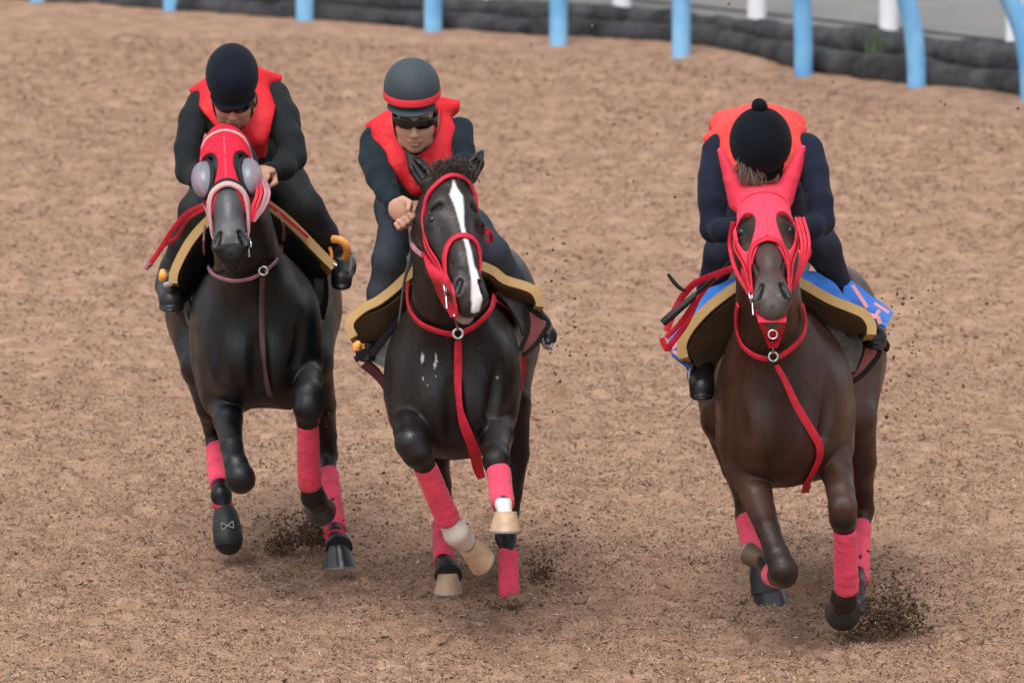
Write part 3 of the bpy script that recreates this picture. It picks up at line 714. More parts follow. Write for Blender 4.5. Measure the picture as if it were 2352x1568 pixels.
# =========================================================== right-hand horse (brown, red eared hood)
def build_h3():
    H = Horse(gY(1396) - 1.1, 'coat_brown', None); Yc = H.Yc
    H.root = tag(empty('racehorse', (P(1800, 1000, Yc + .9)[0], Yc + .9, 0)), 'brown galloping racehorse in a red hood with ear covers, blue towel under its saddle', 'horse', 'racehorses galloping on the track')
    S = H.S
    h = Head((1752, 425), (1776, 694), -.30, .63, yaw=math.radians(2), Yc=Yc); H.h = h
    # trunk
    H.ell(1795, 885, .30, 132, .30, 150, .10); H.ell(1798, 1010, .28, 108, .26, 108, .10)
    H.ell(1712, 945, .34, 66, .24, 150, .07); H.ell(1890, 940, .34, 68, .24, 150, .07)
    H.ell(1752, 985, .14, 60, .14, 95, .05); H.ell(1848, 985, .14, 60, .14, 95, .05)   # pectorals
    H.ell(1800, 850, 1.0, 160, .80, 185, .12)
    H.ell(1695, 790, 1.75, 110, .38, 185, .12); H.ell(1925, 790, 1.75, 108, .38, 185, .12)
    H.ell(1806, 740, .75, 60, .40, 90, .10)
    H.cone((1802, 930, -.03, 7), (1806, 1075, .0, 9), .05, sub=True); H.cone((1660, 820, .05, 5), (1700, 1000, .02, 8), .05, sub=True); H.cone((1925, 830, .08, 5), (1885, 1000, .04, 8), .05, sub=True)
    # neck
    H.cone((1772, 800, .25, 122), (1757, 530, -.20, 88), .08, sx=.70); H.cone((1757, 560, -.12, 80), (1753, 492, -.16, 56), .06, sx=.85)
    head_sdf(S, h)
    # hind legs
    H.cone((1925, 840, 1.65, 96), (1950, 960, 1.38, 64), .08); H.leg([(1950, 960, 1.38, 62), (1972, 1060, 1.5, 42), (1981, 1125, 1.6, 27), (1984, 1170, 1.64, 26), (1980, 1215, 1.58, 19), (1973, 1320, 1.22, 17), (1968, 1345, 1.12, 20), (1966, 1372, 1.06, 18)])
    H.cone((1690, 840, 1.65, 92), (1668, 960, 1.38, 62), .08); H.leg([(1668, 960, 1.38, 60), (1696, 1070, 1.5, 40), (1712, 1140, 1.62, 25), (1712, 1185, 1.6, 22), (1736, 1262, 1.32, 18), (1744, 1290, 1.25, 21), (1752, 1318, 1.24, 18)])
    # fore legs
    H.cone((1890, 960, .34, 62), (1908, 1030, .28, 50), .06); H.leg([(1908, 1020, .28, 50), (1922, 1085, .14, 37), (1931, 1130, .04, 31), (1935, 1160, 0, 32), (1936, 1190, .0, 31), (1940, 1220, .04, 24), (1943, 1290, .09, 20), (1942, 1350, .14, 22), (1938, 1372, .16, 30), (1938, 1382, .2, 30)])
    H.S.ell(H.p(1921, 1168, -.03), (.012, .02, .02), .03); H.S.ell(H.p(1951, 1168, -.03), (.012, .02, .02), .03)
    H.cone((1720, 1010, .34, 66), (1722, 1080, .25, 50), .06); H.leg([(1722, 1080, .25, 48), (1738, 1140, .10, 36), (1764, 1215, -.06, 27), (1786, 1275, -.14, 29), (1799, 1310, -.16, 34), (1799, 1318, -.13, 33), (1790, 1320, -.02, 26), (1772, 1316, .22, 20), (1762, 1292, .30, 22)])
    H.fine = [(0, h.o[0] - .14, h.o[0] + .16, .006), (2, h.o[2] - .52, h.o[2] + .1, .006)]
    def tint(V, T):
        x, y = pxof(V); Yr = V[:, 1] - Yc; L = h.loc(V)
        leg = np.clip((y - 1165) / 130, 0, 1) * (Yr < 1.0); blend(T, leg * .85 * ((np.abs(x - 1940) > 60) | (y > 1120)), (.014, .010, .009))
        kn = np.clip(1 - np.hypot((x - 1936) / 46, (y - 1215) / 36), 0, 1) * 1.6; blend(T, kn * (Yr < .4), (.012, .01, .009))
        mz = np.clip((L[:, 1] - .44) / .08, 0, 1) * (np.abs(L[:, 0]) < .09) * (L[:, 2] > -.2) * (L[:, 1] < .7); blend(T, mz * .8, (.085, .082, .088)); fc = (L[:, 1] > .24) * (L[:, 1] < .6) * (np.abs(L[:, 0]) < .09) * (L[:, 2] > -.12); blend(T, fc * .5, (.075, .052, .045))
        em = np.clip(1.6 - np.sqrt(((np.abs(L[:, 0]) - .083) / .024) ** 2 + ((L[:, 1] - .188) / .034) ** 2), 0, 1) * (L[:, 2] > -.10); blend(T, em * .9, (.006, .005, .005)); blend(T, nostril(L) * 1.0, (.004, .003, .003))
        lp = np.clip(1 - np.abs(L[:, 2] + .104) / .012, 0, 1) * (L[:, 1] > .53) * (L[:, 1] < .66); blend(T, lp * .8, (.22, .20, .20))
        fore = (y > 1060) & (y < 1200) & (Yr < .5); blend(T, np.clip((y - 1060) / 60, 0, 1) * np.clip((1200 - y) / 50, 0, 1) * fore * .3, (.10, .055, .042))
    body_mesh(H, tint)
    eyeballs(H, h)
    es = [(1700, 462, -.24, 1654, 346, -.28, 23), (1796, 455, -.24, 1844, 340, -.28, 23)]
    hood(H, h, S, .262, .41, [(-.070, .205, .031, .078), (.070, .205, .031, .078)], M['red'], es, ang0=0)
    # bridle
    for nm, sp, w in [('noseband', [(.50, -118), (.43, -92), (.345, -58), (.298, -30), (.285, 0), (.298, 30), (.345, 58), (.43, 92), (.50, 118)], .024), ('browband', [(.10, -88), (.050, -45), (.040, 0), (.050, 45), (.10, 88)], .010)]:
        p_, n_ = ring_on(S, h, sp, .013 if nm == 'noseband' else .008); rib(nm, p_, w, .009, M['redstrap'], H.root, n_)
    p_, n_ = ring_on(S, h, [(.04, 0), (.12, 0), (.20, 0), (.26, 0)], .0085); rib('hood_seam', p_, .006, .003, M['redhood'], H.root, n_)
    for sg in (-1, 1):
        p_, n_ = ring_on(S, h, [(.10, sg * 90), (.20, sg * 97), (.32, sg * 100), (.46, sg * 104)], .012); rib('cheek_strap', p_, .016, .006, M['redstrap'], H.root, n_)
        p_, n_ = ring_on(S, h, [(.13, sg * 80), (.22, sg * 86), (.33, sg * 88), (.47, sg * 106)], .014); rib('cheek_strap', p_, .010, .006, M['redstrap'], H.root, n_)
    for off in (0, 9, -8):
        rib('looped_rein', [H.p(1836 + off, 500, -.42), H.p(1850 + off, 560, -.50), H.p(1838 + off * .5, 620, -.52), H.p(1820, 664, -.52)], .012, .006, M['redstrap'], H.root)
    rib('looped_rein', [H.p(1838, 520, -.40), H.p(1860, 575, -.38), H.p(1850, 600, -.4)], .014, .006, M['redstrap'], H.root)
    rib('looped_rein', [H.p(1684, 510, -.38), H.p(1676, 560, -.36), H.p(1690, 620, -.42), H.p(1724, 680, -.5)], .016, .006, M['redstrap'], H.root)
    bits(H, S, h, (-1,))
    # martingale bib, yoke and strap
    sp = lambda x, y, o=.022: path_on(S, [(x, y, -.1)], o, Yc)[0][0]
    A = [H.p(1722, 668, -.36), sp(1741, 738), sp(1754, 768), sp(1766, 798)]; B = [H.p(1806, 690, -.38), sp(1806, 738), sp(1797, 768), sp(1786, 798)]
    sheet('martingale_bib', A, B, .006, M['redstrap'], H.root, nv=4); ringmesh('buckle', sp(1775, 768, .034), (0, -1, .2), .016, .003, M['steel'], H.root)
    yk, yn = path_on(S, [(1694, 700, .2), (1690, 745, .2), (1702, 790, .2), (1730, 815, .1), (1762, 825, .05)], .012, Yc); ring = H.p(1776, 819, 0); ring = path_on(S, [(1776, 819, 0)], .02, Yc)[0][0]
    rib('yoke_strap', yk, .022, .008, M['redstrap'], H.root, yn)
    yk, yn = path_on(S, [(1790, 820, .05), (1824, 795, .1), (1846, 768, .2), (1850, 735, .2), (1843, 700, .2)], .012, Yc); rib('yoke_strap', yk, .022, .008, M['redstrap'], H.root, yn)
    ringmesh('yoke_ring', ring, (0, -1, .1), .017, .0045, M['steel'], H.root)
    tube('clip', [sp(1775, 795, .03), ring + (0, -.01, .015)], .004, M['steel'], H.root, seg=8)
    yk, yn = path_on(S, [(1783, 838, 0), (1806, 880, 0), (1832, 935, 0), (1862, 985, 0), (1882, 1022, 0), (1882, 1052, 0), (1868, 1085, .1), (1854, 1110, .2)], .010, Yc); yk.append(H.p(1850, 1130, .3)); yn.append(np.array([0, -1, 0.]))
    rib('breast_strap', yk, [.019, .024, .028, .030, .032, .030, .028, .03, .03], .006, M['redstrap'], H.root, yn)
    yk = [H.p(1944, 870, .62), H.p(1945, 900, .60), H.p(1940, 945, .58)]; rib('girth', yk, .026, .012, M['redstrap'], H.root, [(.8, -.6, 0)] * 3)
    # saddle pad, towel, flaps
    f = lambda L_, Y, dx=0, dy=0: [H.p(a + dx, b + dy, Y) for a, b in L_]
    padL = [(1570, 822), (1566, 792), (1578, 762), (1608, 724), (1648, 688), (1700, 652), (1748, 632)]
    padR = [(1750, 632), (1800, 634), (1838, 648), (1905, 686), (1954, 706), (1984, 720), (2001, 744), (2002, 768)]
    rear = lambda L_, c, k, dy: [(c + (a - c) * k, b + dy) for a, b in L_]
    sheet('saddle_pad', f(padL, .42), f(rear(padL, 1775, .86, 38), .95), .036, M['padyellow'], H.root)
    sheet('saddle_pad', f(padR, .42), f(rear(padR, 1775, .86, 38), .95), .036, M['padyellow'], H.root)
    sheet('pad_underside', f([(a + 14, b + 14) for a, b in padL[1:]], .445, 0, 0), f([(1632, 890), (1640, 850), (1660, 812), (1690, 772), (1725, 740), (1760, 720)], .62), .008, M['padbrown'], H.root)  # dark brown sheet below the pad's front edge
    sheet('pad_underside', f([(a - 6, b + 16) for a, b in padR[:-1]], .445), f([(1775, 700), (1800, 700), (1830, 712), (1868, 745), (1900, 760), (1930, 765), (1940, 775)], .62), .008, M['padbrown'], H.root)
    tl = sheet('blue_towel', f([(1546, 818), (1538, 790), (1560, 752), (1592, 712), (1620, 672), (1655, 652), (1700, 636)], .56), f([(1585, 840), (1560, 826), (1580, 790), (1600, 750), (1640, 716), (1668, 690), (1705, 668)], .50), .012, M['bluecloth'], H.root, flute=.004)
    sheet('blue_towel', f([(1845, 622), (1870, 626), (1900, 640), (1925, 664), (1952, 694)], .55), f([(1838, 650), (1868, 668), (1900, 690), (1930, 706), (1955, 714)], .50), .012, M['bluecloth'], H.root, flute=.004)
    tw = sheet('blue_towel', f([(1940, 640), (1962, 652), (2000, 680), (2050, 720)], .64), f([(1935, 705), (1960, 716), (2004, 734), (2032, 752)], .54), .012, M['bluecloth'], H.root, flute=.003)
    q = lambda a, b, Y, w: (H.p(a[0], a[1], Y), H.p(b[0], b[1], Y), w)
    towel_marks('printed_letters', [q((1958, 655), (1992, 706), .545, .014), q((2008, 696), (2042, 718), .545, .011), q((2020, 712), (2012, 724), .54, .014), q((1992, 722), (2016, 728), .53, .016), q((2016, 726), (2022, 744), .53, .016)], M['pinkprint'], tw)
    towel_marks('printed_letters', [q((1543, 800), (1560, 788), .47, .012), q((1545, 805), (1566, 820), .47, .014), q((1550, 786), (1560, 800), .47, .012)], M['pinkprint'], tl)
    # flaps hanging under the pad (picture right): wet grey flap and pink saddle cloth with black trim
    def flap(name, outer, inner, Y0, Y1, m, th=.012): return sheet(name, f(outer, Y0), f(inner, Y1), th, m, H.root)
    flap('saddle_flap', [(1848, 700), (1880, 745), (1915, 800), (1945, 860)], [(1905, 720), (1950, 750), (1980, 790), (1962, 850)], .56, .62, M['greyflap'])
    flap('saddle_cloth', [(1985, 780), (1985, 805), (1972, 838), (1955, 866)], [(2018, 806), (2008, 824), (1992, 846), (1965, 868)], .68, .72, M['pinkcloth'])
    rib('cloth_trim', f([(1848, 704), (1890, 770), (1925, 830), (1950, 872), (1968, 870), (1995, 845), (2020, 806), (1985, 775)], .655), .020, .014, M['blackcloth'], H.root, sub=5)
    rib('cloth_trim', f([(1978, 760), (1982, 795), (1972, 835), (1950, 862)], .65), .014, .014, M['blackcloth'], H.root, sub=5)
    # saddle
    G = Sdf(); G.cone(H.p(1775, 640, .55), .07, H.p(1775, 655, .75), .05, .05, sx=1.2); G.cone(H.p(1775, 655, .75), .06, H.p(1778, 610, 1.1), .07, .05, sx=2.0)
    for a, b in ((1690, 700), (1870, 700)): G.cone(H.p(a, b - 40, .7), .04, H.p(a + (-20 if a < 1775 else 20), b + 50, .75), .03, .05)
    V, F = G.net(.012); mesh('saddle', V, F, M['blackleather'], H.root)
    # stirrups
    ringmesh('stirrup', H.p(2010, 775, .72), (1, -.5, .1), .045, .010, M['stirrup'], H.root); ringmesh('stirrup', H.p(1606, 862, .55), (.6, -.8, .1), .05, .008, M['stirrup'], H.root)
    rib('stirrup_strap', [H.p(1990, 742, .62), H.p(2030, 790, .66), H.p(2028, 800, .7)], .04, .006, M['blackcloth'], H.root)
    # bandages, hooves
    H.band((1941, 1217, .02, 27), (1944, 1356, .14, 29)); H.band((1979, 1205, 1.58, 22), (1973, 1336, 1.20, 24)); H.band((1716, 1196, 1.56, 27), (1737, 1276, 1.28, 27)); H.band((1790, 1320, -.01, 31), (1774, 1318, .2, 27), turns=5)
    hoof(H.p(1938, 1381, .2), (0, 1, -.25), (0, -.2, -1), 1.12, M['hoofdark'], H.root, M['shoe'])
    hoof(H.p(1966, 1366, 1.06), (0, -.1, -1), (.15, -1, 0), .95, M['hoofdark'], H.root, M['shoe'])
    hoof(H.p(1754, 1322, 1.22), (.25, .25, -1), (.1, -1, -.3), 1.1, M['hoofdark'], H.root, M['shoe'], L=.105)
    tube('bell_boot', [H.p(1745, 1296, 1.25), H.p(1752, 1320, 1.22), H.p(1758, 1362, 1.2)], [H.r(24), H.r(33), H.r(35)], M['boot'], H.root, seg=28, sub=4)
    hoof(H.p(1752, 1288, .40), (-.6, .7, .1), (-.4, -.5, .6), .72, mat('brown_hoof', (.13, .085, .055), .6, bump=.4, var=.3, vscale=20), H.root, M['shoe'])
    make_tail(H, (1800, 700, 2.15), (1760, 900, 2.6))
    m = [H.p(1755 + i * 1.5, 480 + i * 14, .0 + i * .035) for i in range(12)]
    strands('mane', [(q_ + np.array([0, .05, .06]), (random.uniform(-.6, .6), .6, .5)) for q_ in m], M['hair'], H.root, length=.10, width=.004, n=240)
    strands('forelock', [(H.p(1702 + i * 6, 374 + i * 2, -.285), (random.uniform(-.3, .3), -.05, -1)) for i in range(8)], mat('greyish_mane', (.22, .16, .125), .7), H.root, length=.06, width=.0022, n=260, spread=.7, grav=.2, jit=.010)
    # rein trailing to picture left
    rib('rein', [H.p(1700, 610, -.1), H.p(1640, 632, .1), H.p(1590, 655, .25), H.p(1556, 700, .3), H.p(1530, 760, .3)], .026, .006, M['redstrap'], H.root)
    rib('rein', [H.p(1690, 612, -.08), H.p(1640, 640, .1), H.p(1600, 690, .2), H.p(1560, 745, .26), H.p(1530, 775, .28)], .020, .006, M['redstrap'], H.root)
    rib('rein', [H.p(1605, 680, .26), H.p(1575, 745, .27), H.p(1545, 785, .28), H.p(1532, 802, .3), H.p(1520, 776, .3)], .022, .006, M['redstrap'], H.root)
    return H
# =========================================================== left-hand horse (black, red hood with smoky eye cups)
def build_h1():
    H = Horse(gY(1300) - 1.1, 'coat_black', None); Yc = H.Yc
    H.root = tag(empty('racehorse', (P(600, 900, Yc + .9)[0], Yc + .9, 0)), 'black galloping racehorse in a red hood with smoky eye cups and a pale pink noseband', 'horse', 'racehorses galloping on the track')
    S = H.S
    h = Head((513, 290), (530, 580), -.32, .60, yaw=math.radians(2), Yc=Yc); H.h = h
    H.ell(592, 735, .30, 128, .30, 145, .10); H.ell(590, 845, .28, 104, .26, 90, .10)
    H.ell(508, 800, .34, 62, .24, 150, .07); H.ell(672, 790, .34, 62, .24, 150, .07)
    H.ell(550, 820, .13, 56, .14, 90, .05); H.ell(634, 815, .13, 56, .14, 90, .05)
    H.ell(588, 700, 1.0, 158, .80, 175, .12)
    H.ell(486, 650, 1.75, 108, .38, 178, .12); H.ell(685, 660, 1.75, 100, .38, 178, .12)
    H.ell(590, 610, .75, 60, .40, 85, .10)
    H.cone((592, 790, -.03, 7), (592, 890, .0, 9), .05, sub=True); H.cone((470, 700, .05, 5), (500, 860, .02, 8), .05, sub=True); H.cone((712, 700, .08, 5), (676, 830, .04, 8), .05, sub=True)
    H.cone((584, 680, .25, 118), (532, 400, -.20, 84), .08, sx=.72); H.cone((530, 430, -.12, 76), (517, 340, -.22, 58), .06, sx=.85)
    head_sdf(S, h)
    # hind legs
    H.cone((680, 720, 1.65, 92), (706, 830, 1.38, 62), .08); H.leg([(706, 830, 1.38, 58), (734, 930, 1.5, 38), (748, 1000, 1.6, 26), (754, 1045, 1.62, 23), (755, 1085, 1.55, 18), (768, 1200, 1.22, 16), (771, 1224, 1.12, 20), (775, 1246, 1.06, 18)])
    H.cone((480, 740, 1.65, 88), (474, 840, 1.38, 60), .08); H.leg([(474, 840, 1.38, 56), (488, 930, 1.5, 38), (492, 985, 1.62, 25), (494, 1020, 1.6, 21), (505, 1100, 1.36, 17), (508, 1136, 1.28, 22), (514, 1168, 1.26, 18)])
    # fore legs
    H.cone((668, 800, .34, 56), (690, 835, .28, 42), .06); H.leg([(690, 835, .28, 42), (708, 870, .10, 31), (707, 905, -.04, 32), (707, 935, -.06, 33), (706, 962, -.03, 25), (707, 1040, .05, 19), (712, 1110, .12, 22), (720, 1140, .15, 29), (728, 1150, .19, 29)])
    H.cone((520, 850, .34, 60), (516, 910, .25, 46), .06); H.leg([(516, 910, .25, 46), (524, 965, .10, 34), (532, 1025, -.06, 26), (542, 1066, -.14, 28), (551, 1096, -.17, 34), (552, 1100, -.12, 34), (550, 1092, -.02, 25), (548, 1082, .22, 19), (545, 1060, .32, 22)])
    H.fine = [(0, h.o[0] - .14, h.o[0] + .16, .006), (2, h.o[2] - .52, h.o[2] + .1, .006)]
    def tint(V, T):
        x, y = pxof(V); Yr = V[:, 1] - Yc; L = h.loc(V)
        mz = np.clip((L[:, 1] - .22) / .12, 0, 1) * (np.abs(L[:, 0]) < .09) * (L[:, 2] > -.16) * (L[:, 1] < .54); blend(T, mz * .8, (.085, .088, .098))
        em = np.clip(1.6 - np.sqrt(((np.abs(L[:, 0]) - .083) / .024) ** 2 + ((L[:, 1] - .188) / .034) ** 2), 0, 1) * (L[:, 2] > -.10); blend(T, em * .9, (.006, .005, .005)); blend(T, nostril(L) * 1.0, (.004, .003, .003))
        fo = np.clip(1 - np.hypot((x - 715) / 34, (y - 862) / 45), 0, 1) * (Yr < .5); blend(T, fo * .8, (.05, .05, .055))  # grey highlight on the forearm, painted into the coat colour
        kn = np.clip(1 - np.hypot((x - 552) / 50, (y - 1112) / 36), 0, 1) * 1.6; blend(T, kn * (Yr < .4), (.008, .008, .008))
    body_mesh(H, tint)
    hood(H, h, S, .268, .42, [(-.066, .20, .034, .085), (.066, .20, .034, .085)], M['red'])
    # eye cups: domed shells with a dark rim
    for sg in (-1, 1):
        c = h.w(sg * .080, .205, -.060); out = nrm(h.s * sg * .84 + h.n * .55); u = nrm(h.t - out * (h.t @ out)); v = np.cross(out, u); V, F = [], []; nr, ns = 9, 28
        for i in range(nr + 1):
            a = i / nr * math.pi / 2
            for k in range(ns):
                b = k / ns * 2 * math.pi; q = c + (u * math.cos(b) * .083 + v * math.sin(b) * .052) * math.cos(a) * h.sc + out * math.sin(a) * .058 * h.sc; V.append(q)
        F = [(i * ns + k, i * ns + (k + 1) % ns, (i + 1) * ns + (k + 1) % ns, (i + 1) * ns + k) for i in range(nr) for k in range(ns)]
        cup = mesh('eye_cup', V, np.array(F), M['cup'], H.root)
        md = cup.modifiers.new('thick', 'SOLIDIFY'); md.thickness = .002
        rp_ = [c + (u * math.cos(b) * .084 + v * math.sin(b) * .053) * h.sc + out * .004 for b in np.linspace(0, 2 * math.pi, 29)[:-1]]
        rib('cup_rim', rp_, [.014 + .012 * (1 - abs(math.cos(b_))) * (1 if math.sin(b_) * sg < 0 else .2) for b_ in np.linspace(0, 2 * math.pi, 29)[:-1]], .012, M['blackcloth'], H.root, [out] * 28, closed=True, sub=1)
    eyeballs(H, h)
    for nm, sp, w, mt, of in [('noseband', [(.42, -118), (.39, -92), (.340, -58), (.300, -30), (.285, 0), (.300, 30), (.340, 58), (.39, 92), (.42, 118)], .024, M['pale'], .016), ('browband', [(.10, -88), (.045, -45), (.020, 0), (.045, 45), (.10, 88)], .012, M['pale'], .012)]:
        p_, n_ = ring_on(S, h, sp, of); rib(nm, p_, w, .012 if nm == 'noseband' else .006, mt, H.root, n_)
    for sg in (-1, 1):
        p_, n_ = ring_on(S, h, [(.10, sg * 90), (.20, sg * 97), (.32, sg * 100), (.46, sg * 104)], .014); rib('cheek_strap', p_, .014, .006, M['pinkstrap'], H.root, n_)
    p_, n_ = ring_on(S, h, [(.04, 0), (.12, 0), (.20, 0), (.25, 0)], .0085); rib('hood_seam', p_, .008, .003, M['redhood'], H.root, n_)
    p_, n_ = ring_on(S, h, [(.36, -92), (.315, -58), (.278, -30), (.262, 0), (.278, 30), (.315, 58), (.36, 92)], .012); rib('hood_edge', p_, .020, .008, M['blackcloth'], H.root, n_)
    for i, off in enumerate((0, 10, -9, 18)):
        rib('looped_rein', [H.p(592 + off * .6, 405, -.42), H.p(600 + off, 440, -.48), H.p(590 + off, 475, -.52), H.p(578 + off * .3, 508, -.52)], .013, .007, M['redstrap'] if i % 2 == 0 else M['pinkstrap'], H.root)
    bits(H, S, h, (1,))
    # neck strap loop with ring to picture right, martingale strap down the chest
    yk, yn = path_on(S, [(471, 520, .1), (468, 560, .1), (473, 598, .1), (490, 630, .05), (534, 645, 0), (575, 640, 0), (600, 628, 0)], .012, Yc); rib('yoke_strap', yk, .014, .008, M['pinkstrap'], H.root, yn)
    yk, yn = path_on(S, [(608, 624, 0), (635, 598, 0), (650, 560, .1), (651, 520, .1), (640, 490, .2)], .012, Yc); rib('yoke_strap', yk, .014, .008, M['pinkstrap'], H.root, yn)
    rg = path_on(S, [(605, 622, 0)], .02, Yc)[0][0]; ringmesh('yoke_ring', rg, (0, -1, .1), .016, .005, M['steel'], H.root)
    yk, yn = path_on(S, [(603, 636, 0), (601, 700, 0), (602, 770, 0), (606, 830, 0), (613, 880, 0), (620, 908, .1)], .010, Yc); rib('breast_strap', yk, .022, .006, mat('brown_strap', (.09, .045, .05), .55, var=.2), H.root, yn)
    yk = [H.p(728, 700, .62), H.p(729, 725, .60), H.p(727, 748, .58)]; rib('girth', yk, .018, .012, M['redstrap'], H.root, [(.8, -.6, 0)] * 3)
    f = lambda L_, Y, dx=0, dy=0: [H.p(a + dx, b + dy, Y) for a, b in L_]; rear = lambda L_, c, k, dy: [(c + (a - c) * k, b + dy) for a, b in L_]
    padL = [(397, 650), (400, 625), (415, 590), (440, 548), (472, 512), (510, 480), (560, 458)]
    padR = [(560, 458), (600, 462), (630, 480), (672, 515), (712, 556), (745, 590), (768, 612)]
    sheet('saddle_pad', f(padL, .42), f(rear(padL, 575, .86, 40), .95), .034, M['padyellow'], H.root)
    sheet('saddle_pad', f(padR, .42), f(rear(padR, 575, .86, 40), .95), .034, M['padyellow'], H.root)
    sheet('pad_underside', f([(a + 12, b + 14) for a, b in padL[1:]], .445), f([(430, 700), (440, 665), (458, 630), (485, 590), (515, 560), (560, 540)], .62), .008, M['blackcloth'], H.root)
    sheet('pad_underside', f([(a - 10, b + 14) for a, b in padR[:-1]], .445), f([(570, 520), (590, 530), (620, 550), (660, 600), (700, 640), (720, 660)], .62), .008, M['blackcloth'], H.root)
    rib('pad_piping', f([(598, 462), (632, 484), (668, 514), (704, 546)], .402, 4, 0), .012, .016, M['redstrap'], H.root)
    sheet('saddle_flap', f([(700, 600), (712, 650), (722, 690), (730, 730)], .56), f([(745, 620), (752, 650), (752, 690), (742, 735)], .60), .012, M['blackleather'], H.root)
    sheet('saddle_flap', f([(722, 640), (724, 660), (728, 680), (732, 700)], .545), f([(742, 640), (742, 660), (738, 680), (735, 700)], .58), .010, M['greyflap'], H.root)
    sheet('saddle_flap', f([(418, 700), (424, 715), (430, 735), (437, 752)], .50), f([(432, 690), (436, 710), (437, 735), (439, 752)], .53), .010, M['greyflap'], H.root)
    sheet('saddle_flap', f([(385, 655), (395, 700), (415, 730), (436, 760)], .60), f([(430, 660), (440, 700), (446, 730), (448, 760)], .56), .012, M['blackleather'], H.root)
    G = Sdf(); G.cone(H.p(575, 470, .55), .07, H.p(575, 485, .75), .05, .05, sx=1.2); G.cone(H.p(575, 485, .75), .06, H.p(578, 440, 1.1), .07, .05, sx=2.0); V, F = G.net(.012); mesh('saddle', V, F, M['blackleather'], H.root)
    tube('stirrup', [H.p(765, 549, .50), H.p(782, 552, .48), H.p(795, 564, .48), H.p(798, 582, .50), H.p(793, 592, .52)], H.r(9.5), M['orange'], H.root, seg=12, sub=4)
    tube('stirrup', [H.p(757, 568, .49), H.p(761, 580, .49), H.p(762, 592, .49)], H.r(4), M['orange'], H.root, seg=10, sub=3)
    tube('stirrup', [H.p(373, 620, .50), H.p(374, 632, .49), H.p(372, 642, .50)], [H.r(6), H.r(10), H.r(8)], M['orange'], H.root, seg=12, sub=4)
    tube('stirrup_foot', [H.p(380, 655, .46), H.p(396, 650, .44), H.p(402, 640, .46)], H.r(8), M['stirrup'], H.root, seg=12, sub=3); tube('stirrup_foot', [H.p(756, 600, .44), H.p(774, 612, .42)], H.r(5), M['stirrup'], H.root, seg=12); 
    tube('stirrup_foot', [H.p(806, 588, .55), H.p(808, 606, .55), H.p(804, 620, .55)], H.r(6), M['stirrup'], H.root, seg=12, sub=3)
    H.band((706, 968, -.03, 25), (711, 1116, .12, 28)); H.band((755, 1084, 1.55, 22), (769, 1218, 1.18, 27)); H.band((498, 1030, 1.57, 26), (506, 1114, 1.33, 26))
    H.band((548, 1084, .0, 28), (546, 1070, .2, 24), turns=5)
    hoof(H.p(727, 1150, .19), (.1, 1, -.25), (.2, -.2, -1), 1.0, M['hoofdark'], H.root, M['shoe'])
    hoof(H.p(775, 1248, 1.03), (.08, -.1, -1), (.2, -1, -.1), 1.05, M['hoofdark'], H.root, M['shoe'])
    tube('bell_boot', [H.p(772, 1236, 1.06), H.p(776, 1246, 1.04), H.p(779, 1258, 1.0)], [H.r(21), H.r(30), H.r(33)], M['boot'], H.root, seg=28, sub=4)
    ringmesh('boot_ring', H.p(771, 1232, 1.06), (0, -.5, 1), .036, .010, M['redstrap'], H.root); ringmesh('boot_ring', H.p(512, 1160, 1.26), (0, -.2, 1), .033, .011, M['redstrap'], H.root)
    bb = tube('bell_boot', [H.p(514, 1168, 1.26), H.p(518, 1185, 1.24), H.p(521, 1210, 1.20), H.p(524, 1238, 1.17), H.p(525, 1256, 1.16), H.p(525, 1264, 1.15)], [H.r(24), H.r(31), H.r(35), H.r(36), H.r(31), H.r(18)], M['boot'], H.root, seg=32, sub=4)
    hoof(H.p(521, 1190, 1.24), (.05, .35, -1), (0, -1, -.3), .95, M['hoofdark'], H.root, M['shoe'])
    q = lambda a, b, w: (H.p(a[0], a[1], 1.135), H.p(b[0], b[1], 1.135), w * .0017)
    towel_marks('boot_print', [q((508, 1200), (510, 1217), 2), q((508, 1200), (537, 1212), 2), q((510, 1217), (535, 1196), 2), q((535, 1196), (537, 1212), 2)] + [q((509 + i * 7, 1226), (510 + i * 7, 1232), 2.6) for i in range(5)] + [q((511 + i * 7, 1226 + i % 2 * 3), (514 + i * 7, 1228), 2) for i in range(4)], M['print'], H.root)
    make_tail(H, (588, 560, 2.15), (560, 760, 2.6))
    m = [H.p(520 + i * 4, 340 + i * 16, .0 + i * .035) for i in range(12)]
    strands('mane', [(q_ + np.array([0, .05, .06]), (random.uniform(-.6, .6), .6, .5)) for q_ in m], M['hair'], H.root, length=.10, width=.004, n=240)
    rib('rein', [H.p(472, 470, -.1), H.p(430, 490, .05), H.p(395, 530, .15), H.p(362, 582, .2), H.p(340, 612, .22)], .020, .006, M['redstrap'], H.root)
    rib('rein', [H.p(470, 480, -.08), H.p(430, 505, .08), H.p(405, 545, .18), H.p(370, 570, .2), H.p(345, 605, .22)], .014, .006, M['redstrap'], H.root)
    tube('rein_end', [H.p(344, 602, .215), H.p(334, 617, .22)], H.r(7), M['pinkstrap'], H.root, seg=10)
    return H

